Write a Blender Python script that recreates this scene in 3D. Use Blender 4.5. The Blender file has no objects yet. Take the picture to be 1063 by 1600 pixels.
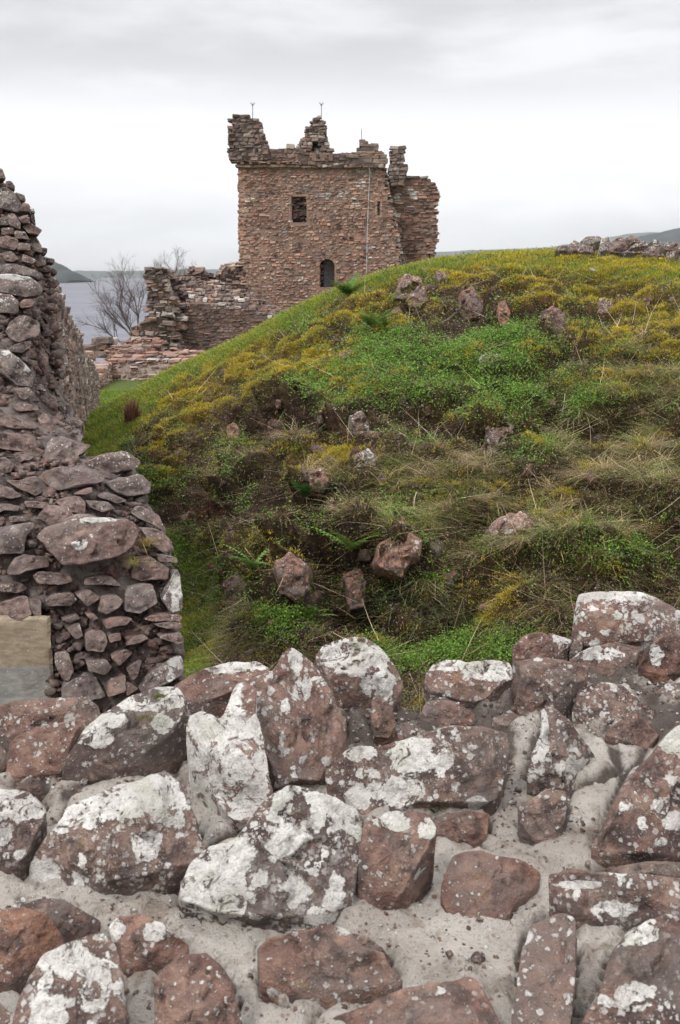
import bpy, math, random
import numpy as np
from mathutils import Vector, Matrix
random.seed(7); RNG = np.random.default_rng(11)
S = bpy.context.scene
COL = S.collection

# ------------------------------------------------------------------ camera
PITCH = math.radians(12.35); FPX = 1700.0; CX, CY = 531.5, 800.0
cam = bpy.data.cameras.new('camera'); camo = bpy.data.objects.new('camera', cam); COL.objects.link(camo)
cam.sensor_fit = 'VERTICAL'; cam.sensor_height = 36.0; cam.lens = FPX/1600.0*36.0
cam.clip_start = 0.05; cam.clip_end = 40000
camo.location = (0, 0, 0); camo.rotation_euler = (math.pi/2-PITCH, 0, 0)
cam.dof.use_dof = True; cam.dof.focus_distance = 3.2; cam.dof.aperture_fstop = 38.25/1000/0.0022
S.camera = camo
S.view_settings.view_transform = 'Standard'; S.view_settings.look = 'None'
S.view_settings.exposure = 0.5; S.view_settings.gamma = 1.0
S.render.resolution_x = 680; S.render.resolution_y = 1024

# ------------------------------------------------------------------ sky and sun
SUN_EL, SUN_AZ = math.radians(52), math.radians(215)      # azimuth clockwise from +Y
W = bpy.data.worlds.new('World'); S.world = W; W.use_nodes = True
nt = W.node_tree; nt.nodes.clear()
def nd(t, **k):
    n = nt.nodes.new(t)
    for a, v in k.items(): setattr(n, a, v)
    return n
def mth(op, a, b=None, c=None, clamp=False):
    n = nt.nodes.new('ShaderNodeMath'); n.operation = op; n.use_clamp = clamp
    for i, v in enumerate((a, b, c)):
        if v is None: continue
        if isinstance(v, (int, float)): n.inputs[i].default_value = v
        else: nt.links.new(v, n.inputs[i])
    return n.outputs[0]
def mixc(f, a, b, blend='MIX'):
    n = nt.nodes.new('ShaderNodeMixRGB'); n.blend_type = blend
    for i, v in enumerate((f, a, b)):
        if isinstance(v, (int, float)): n.inputs[i].default_value = v
        elif isinstance(v, tuple): n.inputs[i].default_value = (v[0], v[1], v[2], 1)
        else: nt.links.new(v, n.inputs[i])
    return n.outputs[0]
def maprange(v, a, b, c=0.0, d=1.0, smooth=True):
    n = nt.nodes.new('ShaderNodeMapRange'); n.interpolation_type = 'SMOOTHSTEP' if smooth else 'LINEAR'
    nt.links.new(v, n.inputs[0])
    for i, x in enumerate((a, b, c, d)): n.inputs[i+1].default_value = x
    return n.outputs[0]
def noise(vec, scale, detail=4, rough=.55, dist=0.0, col=False):
    n = nt.nodes.new('ShaderNodeTexNoise'); nt.links.new(vec, n.inputs['Vector'])
    n.inputs['Scale'].default_value = scale; n.inputs['Detail'].default_value = detail
    n.inputs['Roughness'].default_value = rough; n.inputs['Distortion'].default_value = dist
    return n.outputs['Color' if col else 'Fac']
def vmul(vec, xyz):
    n = nt.nodes.new('ShaderNodeVectorMath'); n.operation = 'MULTIPLY'
    nt.links.new(vec, n.inputs[0]); n.inputs[1].default_value = xyz
    return n.outputs[0]
def vadd(a, b):
    n = nt.nodes.new('ShaderNodeVectorMath'); n.operation = 'ADD'
    nt.links.new(a, n.inputs[0])
    if isinstance(b, tuple): n.inputs[1].default_value = b
    else: nt.links.new(b, n.inputs[1])
    return n.outputs[0]
sky = nd('ShaderNodeTexSky', sky_type='NISHITA', sun_disc=False, sun_elevation=SUN_EL, sun_rotation=SUN_AZ)
bg1 = nd('ShaderNodeBackground'); bg1.inputs[1].default_value = 0.08; nt.links.new(sky.outputs[0], bg1.inputs[0])
tc = nd('ShaderNodeTexCoord').outputs['Generated']
sep = nd('ShaderNodeSeparateXYZ'); nt.links.new(tc, sep.inputs[0]); dz = sep.outputs[2]; dx = sep.outputs[0]
n1 = noise(vmul(vadd(tc, (3.1, .7, .2)), (1.0, 1.0, 5.5)), 2.6, 5, .5, .35)
n2 = noise(vmul(vadd(tc, (1.3, 4.7, 2.2)), (1.0, 1.0, 3.5)), 7.0, 5, .55, .2)
cl = mth('ADD', mth('MULTIPLY', n1, .66), mth('MULTIPLY', n2, .34))
hz = maprange(mth('ADD', dz, mth('MULTIPLY', mth('SUBTRACT', cl, .5), .22)), .085, .175)
soft = maprange(cl, .40, .62)
grey = mixc(soft, (.52, .52, .53), (.74, .74, .75))
low = mixc(maprange(cl, .35, .6), (.90, .90, .905), (1.12, 1.12, 1.12))
skyc = mixc(maprange(dz, .26, .60), mixc(hz, low, grey), (1.45, 1.45, 1.45))
bg2 = nd('ShaderNodeBackground'); bg2.inputs[1].default_value = 1.0; nt.links.new(skyc, bg2.inputs[0])
mx = nd('ShaderNodeMixShader'); mx.inputs[0].default_value = .95
nt.links.new(bg1.outputs[0], mx.inputs[1]); nt.links.new(bg2.outputs[0], mx.inputs[2])
wo = nd('ShaderNodeOutputWorld'); nt.links.new(mx.outputs[0], wo.inputs[0])
sl = bpy.data.lights.new('sun', 'SUN'); sl.energy = 1.5; sl.angle = math.radians(10); sl.color = (1, .965, .92)
so = bpy.data.objects.new('sun', sl); COL.objects.link(so)
sd = Vector((math.sin(SUN_AZ)*math.cos(SUN_EL), math.cos(SUN_AZ)*math.cos(SUN_EL), math.sin(SUN_EL)))
so.rotation_euler = sd.to_track_quat('Z', 'Y').to_euler(); so.location = (0, 0, 30)

# ------------------------------------------------------------------ helpers
SP, CP = math.sin(PITCH), math.cos(PITCH)
def ray(px, py):
    x = (np.asarray(px, float)-CX)/FPX; y = (CY-np.asarray(py, float))/FPX
    return np.stack([x+0*y, CP+y*SP+0*x, -SP+y*CP+0*x], -1)
def at(px, py, d):
    r = ray(px, py); return r*(np.asarray(d, float)/r[..., 1])[..., None]
def proj(p):
    p = np.asarray(p, float)
    dep = p[..., 1]*CP-p[..., 2]*SP; up = p[..., 1]*SP+p[..., 2]*CP
    dep = np.where(np.abs(dep) < 1e-3, 1e-3, dep)
    return CX+p[..., 0]/dep*FPX, CY-up/dep*FPX
def on_plane(px, py, P, n):
    r = ray(px, py); P = np.asarray(P); n = np.asarray(n)
    return r*((P@n)/(r@n))[..., None]

def _h(ix, iy, iz):
    n = (ix*374761393+iy*668265263+iz*2147483647*3+iz*1274126177) & 0xFFFFFFFF
    n = ((n ^ (n >> 13))*1274126177) & 0xFFFFFFFF
    return (n ^ (n >> 16)) & 0xFFFF
def vnoise(p):
    p = np.asarray(p, float); f = np.floor(p); i = f.astype(np.int64); t = p-f; t = t*t*t*(t*(t*6-15)+10)
    out = 0
    for dx_ in (0, 1):
        for dy_ in (0, 1):
            for dz_ in (0, 1):
                w = (t[..., 0] if dx_ else 1-t[..., 0])*(t[..., 1] if dy_ else 1-t[..., 1])*(t[..., 2] if dz_ else 1-t[..., 2])
                out = out+w*_h(i[..., 0]+dx_, i[..., 1]+dy_, i[..., 2]+dz_)
    return out/32767.5-1
def fbm(p, s=1.0, o=4, g=.5):
    p = np.asarray(p, float)*s; a = 1.0; r = 0; t = 0
    for k in range(o):
        r = r+a*vnoise(p+17.3*k); t += a; a *= g; p = p*2.03
    return r/t
def sstep(a, b, x):
    t = np.clip((x-a)/(b-a), 0, 1); return t*t*(3-2*t)
def norm(v): v = np.asarray(v, float); return v/np.linalg.norm(v, axis=-1, keepdims=True)

def tag(o, label=None, cat=None, group=None, kind=None):
    for k, v in (('label', label), ('category', cat), ('group', group), ('kind', kind)):
        if v: o[k] = v
    return o
def empty(name, loc, label, cat, group=None):
    o = bpy.data.objects.new(name, None); COL.objects.link(o); o.location = loc; o.empty_display_size = .2
    return tag(o, label, cat, group)
def mesh(name, V, F, mat, parent=None, attrs=None, smooth=True, loc=None):
    """V (n,3) world coords, F: (m,3|4) array or list of arrays"""
    V = np.asarray(V, float)
    Fs = F if isinstance(F, list) else [F]
    Fs = [np.asarray(f, np.int32) for f in Fs if len(f)]
    loc = np.zeros(3) if loc is None else np.asarray(loc, float)
    me = bpy.data.meshes.new(name)
    nl = sum(f.size for f in Fs); nf = sum(len(f) for f in Fs)
    me.vertices.add(len(V)); me.vertices.foreach_set('co', (V-loc).astype(np.float32).ravel())
    me.loops.add(nl); me.loops.foreach_set('vertex_index', np.concatenate([f.ravel() for f in Fs]))
    me.polygons.add(nf)
    cnt = np.concatenate([np.full(len(f), f.shape[1], np.int32) for f in Fs])
    me.polygons.foreach_set('loop_start', np.concatenate([[0], np.cumsum(cnt)[:-1]]).astype(np.int32))
    me.polygons.foreach_set('use_smooth', np.full(nf, smooth))
    me.update(calc_edges=True)
    for k, v in (attrs or {}).items():
        a = me.attributes.new(k, 'FLOAT_COLOR', 'POINT')
        v = np.asarray(v, np.float32)
        if v.shape[1] == 3: v = np.concatenate([v, np.ones((len(v), 1), np.float32)], 1)
        a.data.foreach_set('color', v.ravel())
    me.materials.append(mat)
    o = bpy.data.objects.new(name, me); COL.objects.link(o)
    if parent is not None:
        o.parent = parent; o.location = Vector(loc)-parent.location
    else: o.location = loc
    return o
def gridfaces(nu, nv, wrap=False):
    a = np.arange(nu*nv).reshape(nu, nv)
    if wrap: a = np.concatenate([a, a[:, :1]], 1)
    return np.stack([a[:-1, :-1], a[1:, :-1], a[1:, 1:], a[:-1, 1:]], -1).reshape(-1, 4)

# ------------------------------------------------------------------ materials
def newmat(name):
    global nt
    m = bpy.data.materials.new(name); m.use_nodes = True; nt = m.node_tree; nt.nodes.clear()
    out = nd('ShaderNodeOutputMaterial'); b = nd('ShaderNodeBsdfPrincipled'); nt.links.new(b.outputs[0], out.inputs[0])
    b.inputs['Specular IOR Level'].default_value = .25
    return m, b, out
def attr(name):
    n = nd('ShaderNodeAttribute', attribute_name=name); return n
def bump(h, strength, dist, prev=None):
    n = nd('ShaderNodeBump'); n.inputs['Strength'].default_value = strength; n.inputs['Distance'].default_value = dist
    nt.links.new(h, n.inputs['Height'])
    if prev is not None: nt.links.new(prev, n.inputs['Normal'])
    return n.outputs[0]
def vor(vec, scale, feature='F1', rnd=1.0):
    n = nd('ShaderNodeTexVoronoi', feature=feature); nt.links.new(vec, n.inputs['Vector'])
    n.inputs['Scale'].default_value = scale; n.inputs['Randomness'].default_value = rnd
    return n
def rgb(c): return (c[0], c[1], c[2])
def lichen_layer(P, warp, scale, amount, sharp=.06, size=.62):
    """round lobed patches; amount socket 0..1 sets how many cells carry one and how big"""
    v = vor(vadd(P, warp), scale)
    s = nd('ShaderNodeSeparateColor'); nt.links.new(v.outputs['Color'], s.inputs[0])
    r = mth('MULTIPLY', mth('SUBTRACT', mth('ADD', amount, mth('MULTIPLY', s.outputs[0], .9)), .9), size)
    d = mth('SUBTRACT', r, v.outputs['Distance'])
    return maprange(d, -sharp*.5, sharp*.5)
def stone_mat(name, tint=(1, 1, 1), fine=1.0):
    m, b, out = newmat(name)
    geo = nd('ShaderNodeTexCoord').outputs['Object']
    oi = nd('ShaderNodeObjectInfo')
    off = nd('ShaderNodeVectorMath', operation='SCALE'); nt.links.new(geo, off.inputs[0]); off.inputs['Scale'].default_value = 1
    cmb = nd('ShaderNodeCombineXYZ')
    for i, k in enumerate((31.0, 17.0, 53.0)): nt.links.new(mth('MULTIPLY', oi.outputs['Random'], k), cmb.inputs[i])
    P = vadd(off.outputs[0], cmb.outputs[0])
    a = attr('stn'); sc = nd('ShaderNodeSeparateColor'); nt.links.new(a.outputs['Color'], sc.inputs[0])
    L, H, D = sc.outputs
    A = a.outputs['Alpha']
    nA = noise(P, 9, 5, .6); nB = noise(P, 38, 6, .65); nC = noise(P, 240, 3, .7); nD = noise(P, 19, 6, .62, .6)
    red = (.235*tint[0], .140*tint[1], .107*tint[2]); gr = (.205*tint[0], .168*tint[1], .145*tint[2])
    c = mixc(mth('MULTIPLY', H, 1.0, clamp=True), gr, red)
    c = mixc(maprange(nD, .36, .64), mixc(1.0, c, (.62, .56, .58), 'MULTIPLY'), c)
    c = mixc(maprange(nB, .3, .75), mixc(1.0, c, (.72, .70, .74), 'MULTIPLY'), mixc(1.0, c, (1.35, 1.28, 1.22), 'MULTIPLY'))
    # rusty and blackish stains
    c = mixc(mth('MULTIPLY', maprange(noise(vadd(P, (5, 2, 9)), 14, 5, .6), .60, .72), .38), c, (.24, .11, .05))
    st = maprange(mth('ADD', noise(vadd(P, (9, 9, 1)), 20, 7, .75, .5), mth('MULTIPLY', mth('SUBTRACT', D, .5), .26)), .445, .555)
    c = mixc(mth('MULTIPLY', st, .80), c, (.055, .040, .038))
    c = mixc(mth('MULTIPLY', maprange(noise(vadd(P, (1, 19, 1)), 7, 5, .65, .3), .48, .62), .55), c, (.15, .125, .115))
    # speckle grains
    c = mixc(maprange(nC, .66, .74), c, mixc(1.0, c, (1.9, 1.85, 1.8), 'MULTIPLY'))
    c = mixc(maprange(nC, .36, .28), c, mixc(1.0, c, (.45, .42, .45), 'MULTIPLY'))
    # lichen
    wn = nd('ShaderNodeVectorMath', operation='SCALE'); nt.links.new(vadd(noise(P, 34, 5, .6, 0, True), (-.5, -.5, -.5)), wn.inputs[0]); wn.inputs['Scale'].default_value = .05
    wn2 = nd('ShaderNodeVectorMath', operation='SCALE'); nt.links.new(vadd(noise(P, 150, 3, .6, 0, True), (-.5, -.5, -.5)), wn2.inputs[0]); wn2.inputs['Scale'].default_value = .009
    l0 = maprange(mth('ADD', A, mth('ADD', mth('MULTIPLY', mth('SUBTRACT', nD, .5), 1.7), mth('MULTIPLY', mth('SUBTRACT', nB, .5), 1.3))), .60, .66)
    l0 = mth('MULTIPLY', l0, maprange(noise(vadd(P, (4, 1, 3)), 34, 6, .7, 1.0), .585, .55))
    l1 = lichen_layer(P, wn.outputs[0], 15, mth('MULTIPLY', L, .80), .05, .75)
    l2 = lichen_layer(P, wn.outputs[0], 42, L, .08, .72)
    l3 = lichen_layer(P, wn2.outputs[0], 110, mth('ADD', mth('MULTIPLY', L, .75), .34), .12, .70)
    l3 = mth('MAXIMUM', l3, mth('MULTIPLY', lichen_layer(P, wn2.outputs[0], 260, mth('ADD', mth('MULTIPLY', L, .5), .35), .2, .7), .8))
    l3 = mth('MULTIPLY', l3, maprange(noise(vadd(P, (3, 3, 8)), 12, 4, .65), .40, .56, .12, .85))
    l = mth('MAXIMUM', mth('MAXIMUM', l0, l1), mth('MAXIMUM', l2, l3))
    l = mth('MULTIPLY', l, maprange(noise(P, 300, 3, .6), .26, .42, .55, 1.0))
    lc = mixc(maprange(nA, .35, .65), (.46, .435, .415), (.66, .64, .61))
    lc = mixc(maprange(noise(P, 70, 4, .7), .44, .70), lc, (.36, .335, .32))
    lc = mixc(mth('MULTIPLY', maprange(noise(vadd(P, (8, 3, 3)), 11, 3, .6), .54, .64), .5), lc, (.40, .40, .33))
    c = mixc(mth('MULTIPLY', l, .93), c, lc)
    # traces of ochre and olive growth
    c = mixc(mth('MULTIPLY', maprange(noise(vadd(P, (2, 7, 4)), 30, 4, .6), .66, .76), .45), c, (.26, .19, .06))
    nt.links.new(c, b.inputs['Base Color']); b.inputs['Roughness'].default_value = .88
    h = mth('ADD', mth('MULTIPLY', nB, 1.2), mth('ADD', mth('MULTIPLY', nC, .45), mth('MULTIPLY', l, .30)))
    nt.links.new(bump(h, 1.0*fine, .010), b.inputs['Normal'])
    return m
def mortar_mat(name, c1, c2, cdark, sc=1.0):
    m, b, out = newmat(name)
    P = nd('ShaderNodeTexCoord').outputs['Object']
    a = attr('stn'); s = nd('ShaderNodeSeparateColor'); nt.links.new(a.outputs['Color'], s.inputs[0])
    c = mixc(maprange(noise(P, 5*sc, 6, .6), .38, .62), c1, c2)
    c = mixc(maprange(noise(P, 260*sc, 3, .7), .40, .30), c, mixc(1.0, c, (.42, .38, .36), 'MULTIPLY'))
    c = mixc(maprange(noise(P, 190*sc, 2, .7), .66, .74), c, mixc(1.0, c, (1.35, 1.35, 1.35), 'MULTIPLY'))
    v = vor(P, 150*sc); c = mixc(maprange(v.outputs['Distance'], .20, .10), c, mixc(1.0, c, (.6, .52, .48), 'MULTIPLY'))
    c = mixc(maprange(vor(P, 75*sc).outputs['Distance'], .30, .12), c, mixc(1.0, c, (.70, .60, .54), 'MULTIPLY'))
    c = mixc(mth('MULTIPLY', maprange(noise(vadd(P, (6, 2, 2)), 11*sc, 7, .72, .6), .50, .66), .75), c, mixc(1.0, c, (.50, .42, .36), 'MULTIPLY'))
    c = mixc(mth('MULTIPLY', maprange(noise(vadd(P, (1, 2, 12)), 26*sc, 6, .7), .60, .68), .6), c, (.12, .11, .05))
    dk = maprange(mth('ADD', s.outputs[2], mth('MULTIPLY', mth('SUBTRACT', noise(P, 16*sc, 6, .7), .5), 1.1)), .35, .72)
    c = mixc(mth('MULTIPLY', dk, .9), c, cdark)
    nt.links.new(c, b.inputs['Base Color']); b.inputs['Roughness'].default_value = .95
    h = mth('ADD', noise(P, 45*sc, 7, .78), mth('MULTIPLY', noise(P, 260*sc, 3, .8), .9))
    nt.links.new(bump(h, 1.0, .016/sc), b.inputs['Normal'])
    return m
def masonry_mat(name, dark=1.0):
    m, b, out = newmat(name)
    P = nd('ShaderNodeTexCoord').outputs['Object']
    c = attr('col').outputs['Color']
    n1_ = noise(P, 3.5, 6, .65); n2_ = noise(P, 22, 4, .7)
    c = mixc(maprange(n2_, .3, .7), mixc(1.0, c, (.70, .68, .68), 'MULTIPLY'), mixc(1.0, c, (1.28, 1.25, 1.22), 'MULTIPLY'))
    c = mixc(maprange(noise(P, .55, 5, .6), .42, .62), mixc(1.0, c, (.80, .78, .80), 'MULTIPLY'), c)
    c = mixc(mth('MULTIPLY', maprange(n1_, .62, .72), .45), c, (.45, .42, .40))
    c = mixc(mth('MULTIPLY', maprange(noise(vmul(P, (1, 1, .35)), 2.2, 6, .7), .55, .70), .5*dark), c, (.06, .045, .045))
    nt.links.new(c, b.inputs['Base Color']); b.inputs['Roughness'].default_value = .92
    nt.links.new(bump(noise(P, 12, 4, .6), .6, .03), b.inputs['Normal'])
    return m
def foliage_mat(name, trans=.25):
    m, b, out = newmat(name)
    c = attr('col').outputs['Color']
    nt.links.new(c, b.inputs['Base Color']); b.inputs['Roughness'].default_value = .7; b.inputs['Specular IOR Level'].default_value = .2
    if trans:
        t = nd('ShaderNodeBsdfTranslucent'); nt.links.new(c, t.inputs[0]); x = nd('ShaderNodeMixShader'); x.inputs[0].default_value = trans
        nt.links.new(b.outputs[0], x.inputs[1]); nt.links.new(t.outputs[0], x.inputs[2]); nt.links.new(x.outputs[0], out.inputs[0])
    return m
def plain(name, c, rough=.6, metal=0.0):
    m, b, out = newmat(name)
    P = nd('ShaderNodeTexCoord').outputs['Object']
    cc = mixc(maprange(noise(P, 12, 4, .6), .3, .7), tuple(.75*x for x in c), tuple(min(1, 1.2*x) for x in c))
    nt.links.new(cc, b.inputs['Base Color']); b.inputs['Roughness'].default_value = rough; b.inputs['Metallic'].default_value = metal
    return m
def ground_mat():
    m, b, out = newmat('turf_and_earth')
    P = nd('ShaderNodeTexCoord').outputs['Object']
    c = attr('col').outputs['Color']
    n = noise(P, 14, 6, .7); n2_ = noise(P, 70, 4, .7)
    c = mixc(maprange(n, .3, .7), mixc(1.0, c, (.55, .52, .5), 'MULTIPLY'), mixc(1.0, c, (1.4, 1.35, 1.2), 'MULTIPLY'))
    c = mixc(maprange(n2_, .35, .65), mixc(1.0, c, (.6, .6, .6), 'MULTIPLY'), c)
    nt.links.new(c, b.inputs['Base Color']); b.inputs['Roughness'].default_value = .95
    nt.links.new(bump(mth('ADD', n, mth('MULTIPLY', n2_, .5)), 1.0, .05), b.inputs['Normal'])
    return m
M_STONE = stone_mat('lichened_sandstone')
M_WALLSTONE = stone_mat('wall_sandstone', (1.05, 1.12, 1.2))
M_ROCK = stone_mat('outcrop_rock', (1.5, 1.25, 1.1))
M_MORTAR = mortar_mat('pale_lime_mortar', (.74, .685, .63), (.56, .50, .45), (.11, .082, .07))
M_CORE = mortar_mat('dark_weathered_mortar', (.34, .285, .26), (.22, .18, .165), (.045, .034, .034), .8)
M_MASON = masonry_mat('rubble_masonry')
M_FOL = foliage_mat('foliage')
M_GROUND = ground_mat()
# ------------------------------------------------------------------ ground (thin-plate surface through surveyed points)
cp = []
for px, rows in {
    340: [(1060, 6.8), (1000, 7.8), (940, 8.8), (880, 9.3), (800, 10), (700, 11.4), (620, 13.5)],
    250: [(860, 9.9), (800, 10.8), (740, 11.6), (690, 12.6), (640, 14.3)],
    450: [(1060, 6.7), (1000, 7.1), (900, 7.7), (800, 8.6), (700, 9.8), (600, 12)],
    600: [(1050, 6.7), (900, 7.4), (800, 8.2), (700, 9.2), (600, 10.6), (500, 12.8)],
    750: [(1020, 6.7), (900, 7.2), (800, 7.9), (700, 8.9), (600, 10.2), (500, 12.1), (430, 14)],
    950: [(950, 6.8), (850, 7.3), (750, 8.1), (650, 9.1), (550, 10.5), (450, 12.5)],
    1150: [(950, 6.4), (850, 6.9), (750, 7.6), (650, 8.6), (550, 10), (450, 12)]}.items():
    for r, d in rows: cp.append(at(px, r, d))
for px, r, d in [(110, 672, 20), (180, 642, 18.6), (230, 606, 17.8), (270, 578, 17), (350, 543, 16.6), (440, 496, 16), (530, 454, 15.5), (600, 431, 15.2),
                 (700, 409, 15.2), (800, 397, 15.5), (900, 392, 15.7), (1000, 394, 15.6), (1063, 396, 15.5), (1150, 392, 15.3), (180, 600, 34), (130, 635, 26), (300, 950, 8.8)]:
    cp.append(at(px, r, d))
for p in [(-6, 26, -3.1), (-3, 26, -2.9), (0, 25, -2.0), (4, 25, -1.0), (8, 25, -.7), (-8, 40, -3.6), (0, 40, -3.4), (8, 40, -2.6), (-10, 62, -3.8), (0, 62, -3.6),
          (12, 62, -3.4), (-2, 3, -2.8), (0, 3, -2.8), (2, 3, -2.7), (5, 3, -2.5), (10, 8, -.9), (12, 16, .3), (14, 25, -.6), (-8, 10, -2.9), (-8, 20, -3.0), (-5, 15, -2.8), (-1.2, 8, -2.75), (-1.4, 5, -2.75), (20, 40, -2.5), (-20, 30, -3.5), (-20, 60, -4)]:
    cp.append(np.array(p, float))
cp = np.array(cp)
def _phi(r2): return np.where(r2 > 1e-12, .5*r2*np.log(np.maximum(r2, 1e-12)), 0)
_n = len(cp); _d2 = ((cp[:, None, :2]-cp[None, :, :2])**2).sum(-1)
_A = np.zeros((_n+3, _n+3)); _A[:_n, :_n] = _phi(_d2)+np.eye(_n)*.05
_A[:_n, _n] = 1; _A[:_n, _n+1:] = cp[:, :2]; _A[_n, :_n] = 1; _A[_n+1:, :_n] = cp[:, :2].T
_w = np.linalg.solve(_A, np.concatenate([cp[:, 2], [0, 0, 0]]))
def tps(x, y):
    sh = x.shape; q = np.stack([x.ravel(), y.ravel()], 1); z = np.empty(len(q))
    for i in range(0, len(q), 20000):
        s = q[i:i+20000]; z[i:i+20000] = _phi(((s[:, None]-cp[None, :, :2])**2).sum(-1))@_w[:_n]+_w[_n]+s@_w[_n+1:]
    return z.reshape(sh)
def axis(lo, hi, step, far_lo, far_hi, g=1.16):
    a = list(np.arange(lo, hi+1e-6, step)); s = step
    while a[-1] < far_hi: s *= g; a.append(a[-1]+s)
    s = step
    while a[0] > far_lo: s *= g; a.insert(0, a[0]-s)
    return np.array(a)
GX = axis(-5.0, 8.5, .05, -260, 260); GY = axis(6.3, 19.5, .05, -30, 330)
gx, gy = np.meshgrid(GX, GY, indexing='ij')
z = tps(np.clip(gx, -22, 22), np.clip(gy, 2.5, 64))
plate = -3.7+0*z
z = z+(plate-z)*sstep(50, 64, gy)
z = z+(-3.6-z)*sstep(11, 20, np.abs(gx-2))*sstep(18, 24, gy)
d2_ = sstep(42, 56, gy)*sstep(-8.0, -11.5, gx)
drop = np.maximum(sstep(92, 190, gy), np.maximum(sstep(-16, -60, gx), 0))*sstep(20, 50, gy)
z = z-drop*26-d2_*8
base_z = z.copy()

# vegetation zones, (px, py, rx, ry, weight): measured on the photograph, kept as points on the slope
ZM = [(450, 555, 80, 26, 1), (380, 580, 50, 25, .9), (330, 600, 45, 28, 1), (290, 640, 40, 34, 1), (330, 650, 30, 30, .6), (600, 480, 60, 18, .8), (540, 500, 40, 16, .7), (700, 440, 70, 14, .6),
      (900, 452, 110, 26, .75), (1000, 490, 90, 50, .8), (960, 415, 110, 18, .55), (820, 425, 90, 14, .5), (500, 718, 60, 22, .7), (262, 712, 22, 45, .8), (785, 903, 32, 20, 1.1), (745, 940, 48, 40, .9), (870, 780, 50, 26, .6), (1015, 825, 30, 12, .9),
      (420, 845, 50, 18, .7), (545, 600, 28, 12, .7), (225, 640, 20, 24, .8), (930, 590, 60, 20, .5), (1000, 690, 50, 20, .4), (850, 675, 24, 10, .9), (700, 650, 60, 18, .35), (390, 880, 30, 14, .5), (930, 880, 60, 14, .4), (640, 1000, 40, 12, .5)]
ZL = [(700, 570, 150, 42, 1), (810, 600, 75, 32, 1), (620, 540, 70, 34, .8), (790, 520, 55, 28, 1), (490, 600, 44, 18, .8), (860, 620, 40, 20, .7), (255, 745, 30, 16, 1), (240, 790, 22, 30, .7), (350, 700, 40, 14, .5), (880, 872, 60, 18, .6),
      (1000, 855, 55, 36, .8), (690, 1020, 70, 18, .8), (470, 955, 55, 26, .7), (380, 900, 34, 22, .9), (930, 640, 50, 25, .5), (860, 700, 40, 14, .6), (560, 620, 60, 20, .6), (640, 790, 40, 14, .4), (600, 920, 40, 20, .4), (740, 640, 70, 20, .7), (290, 860, 30, 40, .6), (480, 500, 30, 10, .4)]
ZB = [(430, 645, 80, 26, 1), (370, 670, 40, 26, .8), (565, 690, 50, 42, 1), (520, 860, 120, 42, 1), (440, 905, 70, 45, 1), (560, 940, 100, 45, 1), (330, 790, 55, 38, .9), (862, 500, 40, 30, 1), (310, 920, 40, 40, .8), (640, 870, 50, 45, 1),
      (600, 655, 80, 16, .7), (345, 740, 60, 26, .6), (640, 460, 40, 30, .7), (740, 470, 50, 26, .6), (785, 690, 44, 30, .8), (800, 830, 50, 26, .6), (270, 690, 26, 20, .6), (480, 790, 60, 26, .6), (1030, 640, 50, 24, .5), (900, 545, 36, 18, .7), (380, 990, 70, 24, .7), (470, 660, 60, 20, .6)]
ZD = [(650, 740, 140, 34, 1), (980, 700, 110, 70, 1), (880, 790, 150, 46, .9), (1000, 610, 80, 46, .9), (700, 800, 110, 28, .8), (790, 860, 100, 36, .7), (500, 680, 90, 24, .7), (420, 730, 80, 26, .6), (330, 840, 60, 30, .6), (960, 930, 100, 26, .7), (620, 600, 80, 20, .3), (1000, 500, 60, 30, .4)]
def crest_row(px): return np.interp(px, [110, 180, 230, 270, 350, 440, 530, 600, 700, 800, 1100], [672, 642, 606, 578, 543, 496, 454, 431, 409, 397, 392])
def zones(x, y, z):
    p = np.stack([x, y, z], -1); px, py = proj(p); jit = fbm(p, 1.8, 5, .65)*38; jx = fbm(p+40, 1.6, 5, .65)*52
    qx, qy = px+jx, py+jit
    def acc(Z):
        a = 0*px
        for cx, cy, rx, ry, w in Z: a = np.maximum(a, w*np.exp(-(((qx-cx)/rx)**2+((qy-cy)/ry)**2)*.9))
        return a
    m, l, b, d = acc(ZM), acc(ZL), acc(ZB), acc(ZD)
    band = np.interp(px, [100, 200, 300, 450, 560, 640, 800, 1063], [60, 60, 26, 22, 16, 16, 26, 60])
    g = 1-sstep(band*.6, band*1.3, py-crest_row(px)+jit*.4)
    g = np.maximum(g, (y > 16.6)*1.0); g = np.maximum(g, (px < 195)*1.0*(y > 11))
    ditch = (z < -2.42)*sstep(352, 318, px)*(y < 11); g = np.maximum(g, ditch)
    return m, l, b, d, g
rock = sstep(.25, .8, zones(gx, gy, z)[2])*(gy < 16.5)*(gy > 6.3)
near = sstep(5.5, 7.0, gy)*sstep(24, 16, gy)*sstep(-6, -4, gx)
slope_m = sstep(-2.66, -2.3, base_z)
P3 = np.stack([gx, gy, base_z], -1)
zz = zones(gx, gy, base_z)
lawnish = np.clip(zz[4], 0, 1)
z = z+.012*fbm(P3, 5, 3)
_nx, _ny = np.gradient(base_z, GX, GY); NB = norm(np.stack([-_nx, -_ny, 1+0*_nx], -1)+np.array([0, -.45, 0]))
warp = np.stack([fbm(P3+5, 1.1, 2), fbm(P3+15, 1.1, 2), fbm(P3+25, 1.1, 2)], -1)*.5
bil1 = np.clip(np.abs(fbm((P3+warp)*np.array([.85, .85, 1.5])+31, .95, 3))*3.4, 0, 1)**.6
bil2 = np.clip(np.abs(fbm((P3+warp)*np.array([.9, .9, 1.6])+71, 2.6, 3))*3.2, 0, 1)**.6
crag = fbm(P3+77, 7, 4, .65)
AMP = near*slope_m*(1-.93*lawnish)*(.62+.55*rock)*np.interp(gy, [6, 12, 16.5, 18], [1, .95, .45, .2])
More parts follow.
